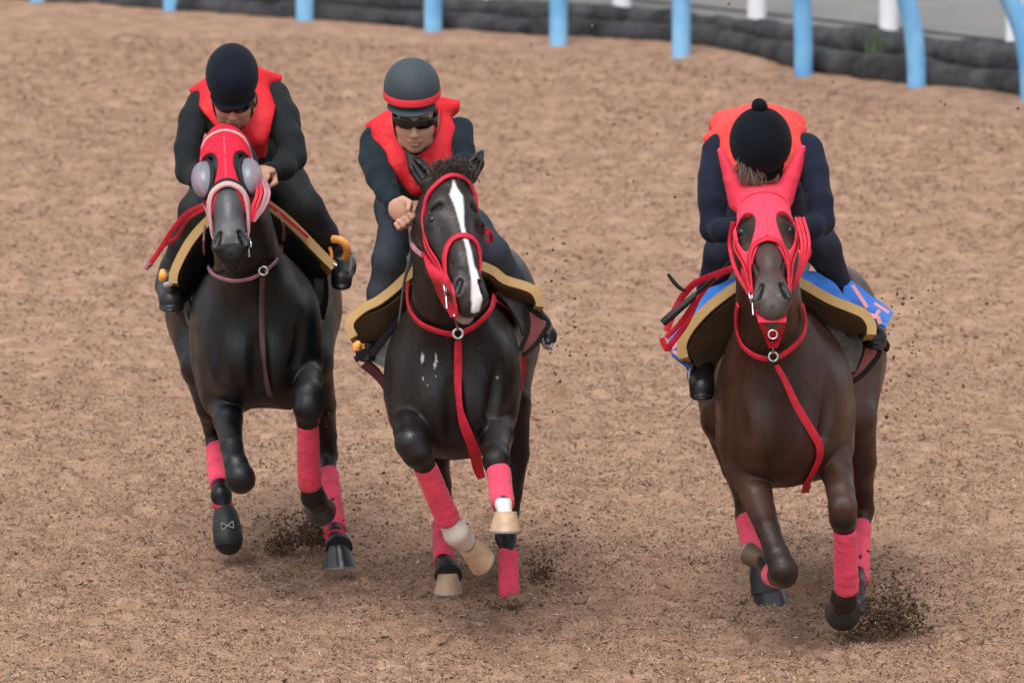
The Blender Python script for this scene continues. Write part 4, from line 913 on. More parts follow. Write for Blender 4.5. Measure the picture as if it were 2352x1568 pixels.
# =========================================================== middle horse (very dark, white blaze, head turned)
def build_h2():
    H = Horse(gY(1380) - 1.1, 'coat_dark', None); Yc = H.Yc
    H.root = tag(empty('racehorse', (P(1050, 950, Yc + .9)[0], Yc + .9, 0)), 'dark galloping racehorse without a hood, white blaze down its face, head turned aside', 'horse', 'racehorses galloping on the track')
    S = H.S
    h = Head((1040, 398), (1093, 690), -.30, .64, yaw=math.radians(25), Yc=Yc); H.h = h
    H.ell(1040, 850, .30, 138, .30, 150, .10); H.ell(1040, 955, .28, 112, .26, 100, .10)
    H.ell(956, 880, .34, 66, .24, 150, .07); H.ell(1124, 880, .34, 66, .24, 150, .07)
    H.ell(995, 930, .13, 58, .14, 95, .05); H.ell(1085, 930, .13, 58, .14, 95, .05)
    H.ell(1050, 800, 1.0, 162, .80, 180, .12)
    H.ell(985, 740, 1.75, 100, .38, 180, .12); H.ell(1138, 740, 1.75, 104, .38, 180, .12); H.ell(1050, 690, .75, 60, .40, 85, .10)
    H.cone((1040, 890, -.03, 7), (1040, 1000, .0, 9), .05, sub=True); H.cone((910, 780, .05, 5), (945, 950, .02, 8), .05, sub=True); H.cone((1165, 780, .08, 5), (1120, 950, .04, 8), .05, sub=True)
    H.cone((1030, 760, .25, 122), (1020, 520, -.18, 92), .08, sx=.74); H.cone((1022, 550, -.10, 84), (1035, 440, -.22, 62), .06, sx=.85)
    head_sdf(S, h)
    ears(H, S, [(984, 418, -.20, 929, 343, -.14, 25), (1076, 402, -.20, 1111, 342, -.10, 24)])
    H.cone((1130, 810, 1.65, 92), (1160, 930, 1.38, 60), .08); H.leg([(1160, 930, 1.38, 58), (1176, 1040, 1.42, 40), (1170, 1130, 1.4, 30), (1160, 1200, 1.38, 30), (1162, 1235, 1.32, 24), (1168, 1268, 1.26, 18), (1169, 1360, 1.14, 18), (1169, 1385, 1.1, 19)])
    H.cone((975, 810, 1.65, 88), (972, 930, 1.38, 58), .08); H.leg([(972, 930, 1.38, 56), (996, 1050, 1.5, 38), (1010, 1110, 1.6, 27), (1014, 1150, 1.6, 25), (1016, 1200, 1.52, 18), (1018, 1284, 1.28, 17), (1022, 1304, 1.2, 20), (1026, 1318, 1.16, 17)])
    H.cone((1122, 900, .34, 58), (1134, 950, .24, 46), .06); H.leg([(1134, 950, .24, 45), (1143, 1000, .06, 36), (1139, 1036, -.08, 31), (1139, 1058, -.16, 31), (1143, 1085, -.18, 25), (1150, 1130, -.28, 20), (1156, 1156, -.34, 21), (1160, 1176, -.38, 19)])
    H.cone((962, 900, .34, 62), (950, 950, .2, 50), .06); H.leg([(950, 950, .2, 48), (944, 988, .02, 40), (946, 1016, -.08, 39), (958, 1040, -.09, 35), (974, 1064, -.05, 26), (1000, 1130, .04, 20), (1028, 1192, .12, 22), (1048, 1224, .14, 28), (1066, 1240, .18, 24)])
    H.fine = [(0, h.o[0] - .20, h.o[0] + .24, .006), (2, h.o[2] - .52, h.o[2] + .16, .006)]
    def tint(V, T):
        x, y = pxof(V); Yr = V[:, 1] - Yc; L = h.loc(V)
        hd = (L[:, 1] > -.05) * (L[:, 1] < .66) * (np.abs(L[:, 0]) < .12) * (L[:, 2] > -.25); blend(T, hd * .45, (.03, .020, .016))
        # blaze, a coat marking
        bt = np.array([.02, .06, .10, .17, .25, .33, .42, .50, .56, .62]); bw = np.array([0, .010, .026, .017, .0085, .010, .013, .020, .022, .008]); bc = np.array([0, 0, .0, .0, .0, .004, .012, .018, .020, .02])
        w = np.interp(L[:, 1], bt, bw, 0, 0) + .0018 * vnoise(L, 70, 2); c = np.interp(L[:, 1], bt, bc)
        bz = np.clip((w - np.abs(L[:, 0] - c)) / .007 + .3, 0, 1) * (L[:, 2] > -.075); blend(T, bz, (.72, .70, .70))
        ch = (L[:, 1] > .50) * (L[:, 2] < -.105) * (L[:, 1] < .62) * (L[:, 2] > -.2) * (L[:, 0] < .03); blend(T, ch * .8, (.30, .29, .29))
        em = np.clip(1.6 - np.sqrt(((np.abs(L[:, 0]) - .083) / .024) ** 2 + ((L[:, 1] - .188) / .034) ** 2), 0, 1) * (L[:, 2] > -.10); blend(T, em * .9, (.006, .005, .005)); blend(T, nostril(L) * 1.0, (.004, .003, .003))
        st = np.clip((y - 1190) / 6, 0, 1) * (Yr < .5) * (x < 1110); blend(T, st, (.68, .62, .56))
        st = np.clip((y - 1140) / 6, 0, 1) * (Yr < -.1) * (x > 1110); blend(T, st, (.75, .72, .70))
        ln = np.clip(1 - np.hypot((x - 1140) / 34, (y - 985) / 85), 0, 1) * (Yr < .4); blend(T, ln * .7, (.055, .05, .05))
        X3 = np.stack([x, y * .45, x * 0], 1) / 100.; sw = (np.hypot((x - 985) / 20, (y - 838) / 48) < 1) & (vnoise(X3, 42, 8) > .24) & (Yr < .4) | (np.hypot(x - 1142, y - 866) < 4) & (Yr < .4); blend(T, sw * .8, (.5, .5, .52))
    body_mesh(H, tint)
    eyeballs(H, h)
    # forelock standing up between the ears
    fl = [(H.p(1010 + i * 9, 398 - abs(i - 3) * -3, -.24), (random.uniform(-.7, .5), -.3, .9)) for i in range(8)]
    strands('forelock', fl, M['hair_brown'], H.root, length=.095, width=.0026, n=1600, spread=.8, grav=1.3, jit=.018)
    for nm, sp, w in [('noseband', [(.50, -112), (.42, -92), (.35, -58), (.31, -30), (.30, 0), (.31, 30), (.35, 58), (.43, 92), (.50, 112)], .024), ('browband', [(.125, -92), (.075, -60), (.030, -25), (.012, 0), (.02, 30), (.06, 60), (.12, 90)], .018)]:
        p_, n_ = ring_on(S, h, sp, .009); rib(nm, p_, w, .010, M['redstrap'], H.root, n_)
    for sg in (-1, 1):
        p_, n_ = ring_on(S, h, [(.09, sg * 88), (.16, sg * 93), (.26, sg * 97), (.36, sg * 100), (.47, sg * 106)], .010); rib('cheek_strap', p_, .022, .007, M['redstrap'], H.root, n_)
    p_, n_ = ring_on(S, h, [(.12, -100), (.24, -108), (.36, -112), (.48, -112)], .012); rib('cheek_strap', p_, .010, .006, M['redstrap'], H.root, n_)
    rib('rein', [H.p(1034, 640, -.44), H.p(1010, 620, -.40), H.p(975, 590, -.30), H.p(948, 565, -.2), H.p(942, 520, -.05), H.p(925, 488, 0)], .018, .006, M['pinkstrap'], H.root)
    rib('rein', [H.p(1040, 625, -.46), H.p(1012, 600, -.42), H.p(980, 572, -.33), H.p(962, 520, -.2), H.p(960, 470, -.1)], .020, .006, M['redstrap'], H.root)
    for i in range(3): rib('looped_rein', [H.p(1112, 525 + i * 6, -.38), H.p(1122 + i * 3, 530 + i * 3, -.34), H.p(1128, 545 + i * 4, -.3), H.p(1116, 552, -.3)], .012, .008, M['redstrap'], H.root)
    bits(H, S, h, (-1,))
    sp = lambda x, y, o=.016: path_on(S, [(x, y, -.1)], o, Yc)[0][0]
    A = [sp(968, 580), sp(992, 640), sp(1014, 690), sp(1034, 726)]; B = [sp(1014, 606, .02), sp(1036, 650, .02), sp(1046, 695, .02), sp(1052, 728, .02)]; qy = min(B[1][1], A[1][1] ); B[0] = H.p(1014, 606, A[0][1] - Yc - .02)
    sheet('martingale_bib', A, B, .008, M['redstrap'], H.root, nv=4)
    yk, yn = path_on(S, [(936, 650, .3), (936, 690, .3), (944, 718, .3), (968, 745, .2), (1010, 762, .1), (1040, 768, 0)], .012, Yc); rib('yoke_strap', yk, .024, .008, M['redstrap'], H.root, yn)
    yk, yn = path_on(S, [(1062, 764, 0), (1094, 746, .1), (1124, 716, .1), (1134, 690, .2), (1136, 665, .2)], .012, Yc); rib('yoke_strap', yk, .024, .008, M['redstrap'], H.root, yn)
    yk, yn = path_on(S, [(1140, 690, .2), (1165, 705, .3), (1182, 720, .4)], .012, Yc); rib('yoke_strap', yk, .016, .008, M['redstrap'], H.root, yn)
    rg = path_on(S, [(1052, 766, 0)], .02, Yc)[0][0]; ringmesh('yoke_ring', rg, (0, -1, .1), .018, .006, M['steel'], H.root); tube('clip', [sp(1043, 724, .02), rg + (0, -.01, .016)], .004, M['steel'], H.root, seg=8)
    yk, yn = path_on(S, [(1052, 782, 0), (1052, 830, 0), (1052, 885, 0), (1056, 935, 0), (1066, 975, 0), (1080, 1010, .1), (1092, 1045, .2)], .010, Yc); yk += [H.p(1098, 1075, .3), H.p(1106, 1098, .33)]; yn += [np.array([0, -1, 0.])] * 2
    rib('breast_strap', yk, [.026, .030, .030, .032, .036, .040, .044, .04, .03], .006, M['redstrap'], H.root, yn)
    rib('girth', [H.p(1200, 818, .60), H.p(1196, 870, .60), H.p(1184, 930, .58)], .040, .012, M['redstrap'], H.root, [(.8, -.6, 0)] * 3)
    f = lambda L_, Y, dx=0, dy=0: [H.p(a + dx, b + dy, Y) for a, b in L_]; rear = lambda L_, c, k, dy: [(c + (a - c) * k, b + dy) for a, b in L_]
    padL = [(812, 774), (802, 752), (808, 730), (836, 706), (868, 690), (905, 662), (945, 626), (1000, 600)]
    padR = [(1000, 600), (1080, 604), (1130, 620), (1160, 642), (1205, 656), (1228, 668), (1240, 690), (1240, 704)]
    sheet('saddle_pad', f(padL, .42), f(rear(padL, 1040, .86, 40), .95), .034, M['padyellow'], H.root)
    sheet('saddle_pad', f(padR, .42), f(rear(padR, 1040, .86, 40), .95), .034, M['padyellow'], H.root)
    sheet('pad_underside', f([(820, 782), (812, 762), (822, 738), (846, 722), (880, 708), (915, 682), (950, 645)], .445), f([(840, 800), (858, 800), (870, 790), (888, 775), (905, 752), (925, 725), (960, 690)], .58), .008, M['padbrown'], H.root)
    sheet('pad_underside', f([(a - 6, b + 15) for a, b in padR[2:-1]], .445), f([(1150, 680), (1175, 700), (1200, 705), (1220, 708), (1234, 715)], .58), .008, M['padbrown'], H.root)
    sheet('saddle_flap', f([(912, 728), (888, 770), (862, 808), (848, 826)], .52), f([(916, 760), (912, 800), (905, 835), (892, 850)], .50), .012, M['greyflap'], H.root)
    rib('cloth_trim', f([(925, 715), (900, 752), (870, 790), (850, 818), (846, 832)], .505), .026, .012, M['blackcloth'], H.root)
    sheet('saddle_cloth', f([(828, 842), (850, 858), (872, 880), (895, 915)], .62), f([(846, 826), (868, 846), (884, 870), (900, 905)], .60), .010, mat('maroon_cloth', (.13, .035, .05), .85, bump=.5, bscale=200), H.root)
    sheet('saddle_flap', f([(1140, 672), (1165, 700), (1188, 735), (1200, 770)], .52), f([(1150, 668), (1190, 690), (1212, 720), (1208, 772)], .54), .012, M['greyflap'], H.root)
    sheet('saddle_cloth', f([(1208, 712), (1217, 735), (1214, 765), (1200, 800)], .50), f([(1256, 742), (1250, 758), (1234, 780), (1208, 810)], .53), .012, M['pinkcloth'], H.root)
    rib('cloth_trim', f([(1205, 700), (1214, 735), (1210, 768), (1192, 806)], .49), .016, .014, M['blackcloth'], H.root); rib('cloth_trim', f([(1205, 702), (1258, 737), (1249, 764), (1227, 795), (1200, 816)], .52), .016, .014, M['blackcloth'], H.root, sub=5)
    G = Sdf(); G.cone(H.p(1045, 620, .55), .07, H.p(1045, 635, .75), .05, .05, sx=1.2); G.cone(H.p(1045, 635, .75), .06, H.p(1045, 590, 1.1), .07, .05, sx=2.0); V, F = G.net(.012); mesh('saddle', V, F, M['blackleather'], H.root)
    tube('stirrup', [H.p(828, 786, .42), H.p(820, 794, .42), H.p(818, 804, .42)], [H.r(7), H.r(11), H.r(9)], M['orange'], H.root, seg=12, sub=4); tube('stirrup', [H.p(832, 790, .43), H.p(834, 800, .43)], H.r(5), M['orange'], H.root, seg=10)
    rib('stirrup_strap', f([(846, 788), (836, 812), (815, 826)], .44), .024, .008, M['blackcloth'], H.root)
    ringmesh('stirrup', H.p(1255, 770, .62), (1, -.4, .2), .05, .008, M['stirrup'], H.root)
    H.band((974, 1066, -.05, 27), (1029, 1194, .12, 29)); H.band((1145, 1080, -.18, 28), (1155, 1160, -.33, 27)); H.band((1167, 1266, 1.27, 23), (1170, 1382, 1.11, 25)); H.band((1016, 1200, 1.52, 23), (1019, 1288, 1.27, 24))
    hoof(H.p(1075, 1252, .20), (.75, .7, -.55), (.3, -.3, -1), .98, M['hooftan'], H.root, M['shoe'])
    hoof(H.p(1161, 1174, -.37), (0, -.15, -1), (0, -1, .1), .98, M['hooftan'], H.root, M['shoe'], L=.075)
    hoof(H.p(1028, 1316, 1.14), (.02, -.1, -1), (.1, -1, -.1), .92, M['hooftan'], H.root, M['shoe'])
    tube('bell_boot', [H.p(1022, 1296, 1.2), H.p(1027, 1308, 1.17), H.p(1030, 1322, 1.13)], [H.r(22), H.r(30), H.r(34)], M['boot'], H.root, seg=28, sub=4)
    hoof(H.p(1169, 1388, 1.1), (0, 0, -1), (0, -1, 0), .92, M['hoofdark'], H.root, M['shoe'])
    make_tail(H, (1055, 640, 2.15), (1090, 850, 2.6))
    m = [H.p(1010 + i * 2, 430 + i * 15, .0 + i * .035) for i in range(12)]
    strands('mane', [(q_ + np.array([-.03, .05, .02]), (random.uniform(-1, .1), .4, .4)) for q_ in m], M['hair'], H.root, length=.12, width=.004, n=260)
    G = Sdf(); G.ell(H.p(930, 500, -.02), (.045, .05, .038), .02); G.ell(H.p(918, 512, .0), (.03, .04, .03), .02); V, F = G.net(.006, post=grid_noise(.006, 60, 3)); mesh('mane_tuft', V, F, M['hair'], H.root)
    return H
# ------------------------------------------------------------------ riders
M['skin'] = mat('skin', (.50, .28, .195), .5, bump=.15, bscale=90, var=.08, vscale=12, spec=.4, attr=True)
M['vest'] = mat('red_vest', (.72, .020, .030), .6, bump=.9, bscale=13, bdist=.02, var=.12, vscale=6, spec=.3)
M['vestneon'] = mat('coral_red_vest', (.90, .068, .060), .6, bump=.9, bscale=13, bdist=.02, var=.10, vscale=6, spec=.3)
M['sw_black'] = mat('charcoal_sweater', (.010, .0135, .016), .9, bump=.8, bscale=17, bdist=.014, var=.35, vscale=6, sheen=.04, spec=.3)
M['sw_teal'] = mat('dark_teal_sweater', (.006, .017, .024), .9, bump=.8, bscale=17, bdist=.014, var=.35, vscale=6, sheen=.04, spec=.3)
M['sw_navy'] = mat('navy_sweater', (.006, .010, .028), .9, bump=.8, bscale=17, bdist=.014, var=.35, vscale=6, sheen=.04, spec=.3)
M['tr_black'] = mat('black_breeches', (.009, .011, .014), .7, bump=.8, bscale=14, bdist=.014, var=.4, vscale=6, spec=.4)
M['tr_slate'] = mat('slate_breeches', (.025, .034, .050), .8, bump=.8, bscale=14, bdist=.014, var=.35, vscale=6)
M['tr_navy'] = mat('navy_breeches', (.007, .011, .028), .8, bump=.8, bscale=14, bdist=.014, var=.3, vscale=6)
M['hel_navy'] = mat('navy_helmet_cover', (.0055, .0095, .020), .9, spec=.2, bump=.5, bscale=200, var=.2, vscale=5, sheen=.04)
M['hel_slate'] = mat('slate_helmet_cover', (.030, .045, .058), .7, bump=.5, bscale=200, var=.2, vscale=5, sheen=.04)
M['hel_black'] = mat('black_helmet_cover', (.0035, .0052, .009), .95, spec=.15, bump=.7, bscale=120, var=.3, vscale=5, sheen=.04)
M['goggle'] = mat('black_goggles', (.004, .004, .005), .22, spec=.5)
M['vestseam'] = mat('dark_red_seam', (.30, .010, .018), .7)
M['bandred'] = mat('red_elastic', (.80, .03, .05), .6, bump=.3, bscale=200)

def fist(S, c, a, b, n, k=1.0):
    """a across the knuckles, b along the back of the hand, n towards the palm"""
    a, b, n = nrm(a), nrm(b), nrm(n); c = np.array(c); R = np.stack([a, b, n], 1)
    S.ell(c, (.042 * k, .045 * k, .018 * k), .02, R=R)
    for i, o in enumerate((-.031, -.0105, .0105, .031)):
        ln = (.85, 1, .96, .78)[i]; q0 = c + a * o * k + b * .036 * k; q1 = q0 + (b * .030 + n * .012) * k * ln; q2 = q1 + (n * .026 - b * .006) * k * ln; q3 = q2 + (-b * .022 + n * .004) * k * ln
        S.cone(q0, .0105 * k, q1, .0098 * k, .004); S.cone(q1, .0098 * k, q2, .009 * k, .003); S.cone(q2, .009 * k, q3, .008 * k, .003)
    t0 = c + a * .036 * k - b * .022 * k + n * .008; t1 = t0 + (a * .018 + b * .026 + n * .012) * k; t2 = t1 + (b * .018 - a * .014 + n * .016) * k
    S.cone(t0, .014 * k, t1, .011 * k, .012); S.cone(t1, .011 * k, t2, .009 * k, .004)

def rider(H, label, D):
    p, r, Yc = H.p, H.r, H.Yc
    root = tag(empty('person', (p(*D['hip'][:3])[0], Yc + .8, 0.0)), label, 'rider', 'riders in red vests crouched over the horses')
    def cone(S, a, b, dr=0, k=.04, sx=1): S.cone(p(*a[:3]), r(a[3], a[2]) + dr, p(*b[:3]), r(b[3], b[2]) + dr, k, sx=sx)
    def chain(S, pts, dr=0, k=.016):
        for a, b in zip(pts[:-1], pts[1:]): cone(S, a, b, dr, k)
    def torso(S, dr=0):
        for e in D['torso']: S.ell(p(*e[:3]), (r(e[3], e[2]) + dr, e[4] + dr, r(e[5], e[2]) + dr), .08)
    # head frame
    hc = p(*D['head']); ti = math.radians(D['tilt']); tu = math.radians(D.get('turn', 0)); k = D.get('hk', 1.0)
    f = np.array([math.sin(tu), -math.cos(ti) * math.cos(tu), -math.sin(ti)]); f = nrm(f); s = nrm(np.cross(f, [0, 0, 1])); s = s if s[0] > 0 else -s
    u = np.cross(s, f); u = u if u[2] > 0 else -u; R = np.stack([s, f, u], 1); W = lambda a, b, c: hc + (s * a + f * b + u * c) * k
    B = Sdf(); torso(B, -.014)
    for arm in D['arms']: chain(B, arm, -.011)
    for leg in D['legs']: chain(B, leg, -.012)
    cone(B, D['neck'][0], D['neck'][1], 0, .05)
    e = lambda c, q, kk=.02, sub=False: B.ell(W(*c), tuple(np.array(q) * k), kk * k, R=R, sub=sub)
    e((0, -.01, .035), (.074, .092, .085), .03); e((0, .025, -.045), (.058, .058, .058), .04); e((0, .058, -.098), (.024, .020, .018), .03)
    for sg in (-1, 1):
        e((sg * .036, .056, -.028), (.026, .022, .024), .03); e((sg * .076, -.008, -.015), (.010, .018, .030), .01)
        e((sg * .045, .02, -.075), (.018, .035, .02), .03)
        B.cone(W(sg * .012, .081, .028), .010 * k, W(sg * .052, .066, .026), .008 * k, .02)
        e((sg * .031, .094, .006), (.015, .010, .010), .012, True); e((sg * .031, .071, .006), (.013, .011, .011), .004)
        e((sg * .011, .096, -.038), (.008, .010, .007), .008)
    B.cone(W(0, .080, .02), .009 * k, W(0, .103, -.030), .0115 * k, .012)
    e((0, .086, -.062), (.025, .010, .0065), .006); e((0, .084, -.074), (.021, .011, .0075), .006); B.cone(W(-.024, .093, -.068), .002 * k, W(.024, .093, -.068), .002 * k, .004, sub=True)
    for (c, a, b, n) in D['hands']: fist(B, p(*c), a, b, n, 1.0)
    fine = [(0, hc[0] - .13, hc[0] + .13, .0042), (2, hc[2] - .16, hc[2] + .16, .0042), (1, hc[1] - .16, hc[1] + .12, .0045)]
    for (c, a, b, n) in D['hands']:
        q = p(*c); fine += [(0, q[0] - .08, q[0] + .08, .0042), (2, q[2] - .08, q[2] + .08, .0042), (1, q[1] - .08, q[1] + .08, .0048)]
    V, F = B.net(.0095, fine=fine); T = np.zeros((len(V), 4), np.float32); L = (V - hc) @ R / k
    lip = (np.abs(L[:, 0]) < .025) * (np.abs(L[:, 2] + .068) < .011) * (L[:, 1] > .078); blend(T, lip * .5, (.36, .13, .11))
    br = (np.abs(np.abs(L[:, 0]) - .033) < .019) * (np.abs(L[:, 2] - .028) < .005) * (L[:, 1] > .05); blend(T, br * .8, (.03, .02, .015))
    hr = ((L[:, 1] < .03) * (L[:, 2] > .0) | (L[:, 2] > .055)) * (np.hypot(L[:, 0], L[:, 2]) < .13) * (np.abs(L[:, 1]) < .12); blend(T, hr * .95, (.02, .014, .010))
    mesh('body', V, F, M['skin'], root, tint=T)
    # sweater
    G = Sdf(); torso(G)
    for arm in D['arms']:
        chain(G, arm[:-1] + [tuple(np.array(arm[-2]) * (1 - D['cuff']) + np.array(arm[-1]) * D['cuff'])])
    cone(G, (*D['neck'][1][:3], D['neck'][1][3] + 5), (*(.55 * np.array(D['neck'][0][:3]) + .45 * np.array(D['neck'][1][:3])), D['neck'][0][3] + 7), 0, .04)
    def wr(amp, sc, sd, cr=0, cs=20): return grid_noise(amp, sc, sd, (1, 1, 1), cr, cs)
    V, F = G.net(.0078, post=wr(.002, 19, 4, .030, 26)); mesh('sweater', V, F, M[D['sw']], root)
    # vest
    G = Sdf(); torso(G, .014)
    for q in D['vest']: cone(G, q[0], q[1], 0, .035, sx=q[2] if len(q) > 2 else 1)
    for q in D.get('vcut', []): G.cone(p(*q[0][:3]), r(q[0][3]), p(*q[1][:3]), r(q[1][3]), .012, sub=True)
    zc = D.get('vlow', 9e9)
    def post(V_, ax):
        V_ = wr(.002, 15, 9, .026, 17)(V_, ax); X = np.stack(np.meshgrid(*ax, indexing='ij'), -1)
        for (tx, ty, ax_, ay_) in D['vedge']:      # slanting arm holes
            a = np.array(p(tx, ty, .2)); b = np.array(p(ax_, ay_, .15)); o = np.sign(a[0] - p(*D['torso'][0][:3])[0]); q = b - a; n_ = nrm([-q[2], 0, q[0]]); n_ = n_ if n_[0] * o > 0 else -n_
            V_ = np.maximum(V_, (X - a) @ n_); V_ = np.maximum(V_, (X[..., 0] - a[0]) * o)
        return V_.astype(np.float32)
    V, F = G.net(.0075, post=post); vo = mesh('vest', V, F, M[D['vm']], root)
    for zp in D.get('zips', []):
        zz, zn = path_on(G, zp[0], .006, Yc); rib('vest_zip' if zp[2] == 'zip' else 'vest_piping', zz, zp[1], .005, M['vestseam'], vo, zn)
    for q in D.get('vstrips', []):
        pts = [p(*z[:3]) for z in q[0]]; rib('vest_seam', pts, q[1], .006, M[q[2]], root)
    # breeches
    G = Sdf()
    for e_ in D['hips']: G.ell(p(*e_[:3]), (r(e_[3]), e_[4], r(e_[5])), .08)
    for leg in D['legs']: chain(G, leg[:-2], 0, .02)
    V, F = G.net(.0095, post=wr(.002, 15, 6, .026, 17)); mesh('breeches', V, F, M[D['tr']], root)
    for i, leg in enumerate(D['legs']):
        G = Sdf(); a = np.array(leg[-4]) * .3 + np.array(leg[-3]) * .7; chain(G, [tuple(a), leg[-3], leg[-2], leg[-1]], .006, .03)
        c = p(*leg[-1][:3]); G.ell(c - np.array([0, 0, r(leg[-1][3]) * .7]), (r(leg[-1][3]) * 1.05, r(leg[-1][3]) * 1.7, .014), .01)
        V, F = G.net(.007, post=wr(.003, 30, 2)); mesh('boot', V, F, M['blackleather'], root)
    # helmet
    hx, hy, hY, rl, rv, rd = D['helmet']; c0, c9 = p(hx, hy, -.5), p(hx, hy, .5); t0, t9 = (c0 - hc) @ f, (c9 - hc) @ f; c = c0 + (c9 - c0) * ((.010 - t0) / (t9 - t0)); G = Sdf(); G.ell(c, (r(rl), rd, r(rv)), .01, R=R)
    cutz = D['hcut']
    def post(V_, ax):
        X = np.stack(np.meshgrid(*ax, indexing='ij'), -1) - c; L = X @ R; V_ = np.maximum(V_, -(L[..., 2] + cutz + .18 * np.clip(-L[..., 1], -.02, .08)))
        return V_.astype(np.float32)
    V, F = G.net(.005, post=post); V = V + 0; hel = mesh('helmet', V, F, M[D['hm']], root)
    ring = lambda z, extra, a0=0, a1=2 * math.pi, nn=40: [c + s * math.cos(t) * (r(rl) * math.sqrt(max(0, 1 - (z / r(rv)) ** 2)) + extra) + f * math.sin(t) * (rd * math.sqrt(max(0, 1 - (z / r(rv)) ** 2)) + extra) + u * z for t in np.linspace(a0, a1, nn + 1)[:-1 if a1 > 6 else None]]
    if 'band' in D:
        pts = ring(D['band'], .003); rib('helmet_band', pts, .028, .004, M['bandred'], hel, [nrm(q - c - u * D['band']) for q in pts], closed=True, sub=1)
    pts = ring(-cutz + .008, .001, math.radians(18), math.radians(162), 24); G = Sdf()
    bw = D.get('brim', .03)
    A = [q for q in pts]; Bq = [q + f * bw * math.sin(t) - u * bw * .45 for q, t in zip(pts, np.linspace(math.radians(18), math.radians(162), 25))]
    sheet('helmet_brim', A, Bq, .007, M[D['hm']], hel, sub=1, nv=3)
    if 'pom' in D:
        pc = p(*D['pom'][:3]); G = Sdf(); G.ell(pc, (r(D['pom'][3]),) * 3, .01); V, F = G.net(.005, post=wr(.004, 120, 3)); mesh('pompom', V, F, M[D['hm']], hel)
    # goggles and chin straps
    gp_ = [W(a, b, cc) for a, b, cc in ((-.082, .00, .012), (-.074, .050, .010), (-.050, .084, .008), (-.018, .100, .008), (0, .103, .010), (.018, .100, .008), (.050, .084, .008), (.074, .050, .010), (.082, .00, .012))]
    rib('goggles', gp_, [.012, .018, .036, .036, .020, .036, .036, .018, .012], .008, M['goggle'], root, [f * .9 + s * x for x in (-1.6, -1, -.5, -.2, 0, .2, .5, 1, 1.6)])
    for sg in (-1, 1):
        rib('chin_strap', [W(sg * .080, .02, .04), W(sg * .078, .02, -.02), W(sg * .062, .035, -.075), W(sg * .025, .052, -.115), W(0, .052, -.122)], .027, .005, M['blackcloth'], root, [s * sg] * 4 + [-u])
    G = Sdf(); 
    return root

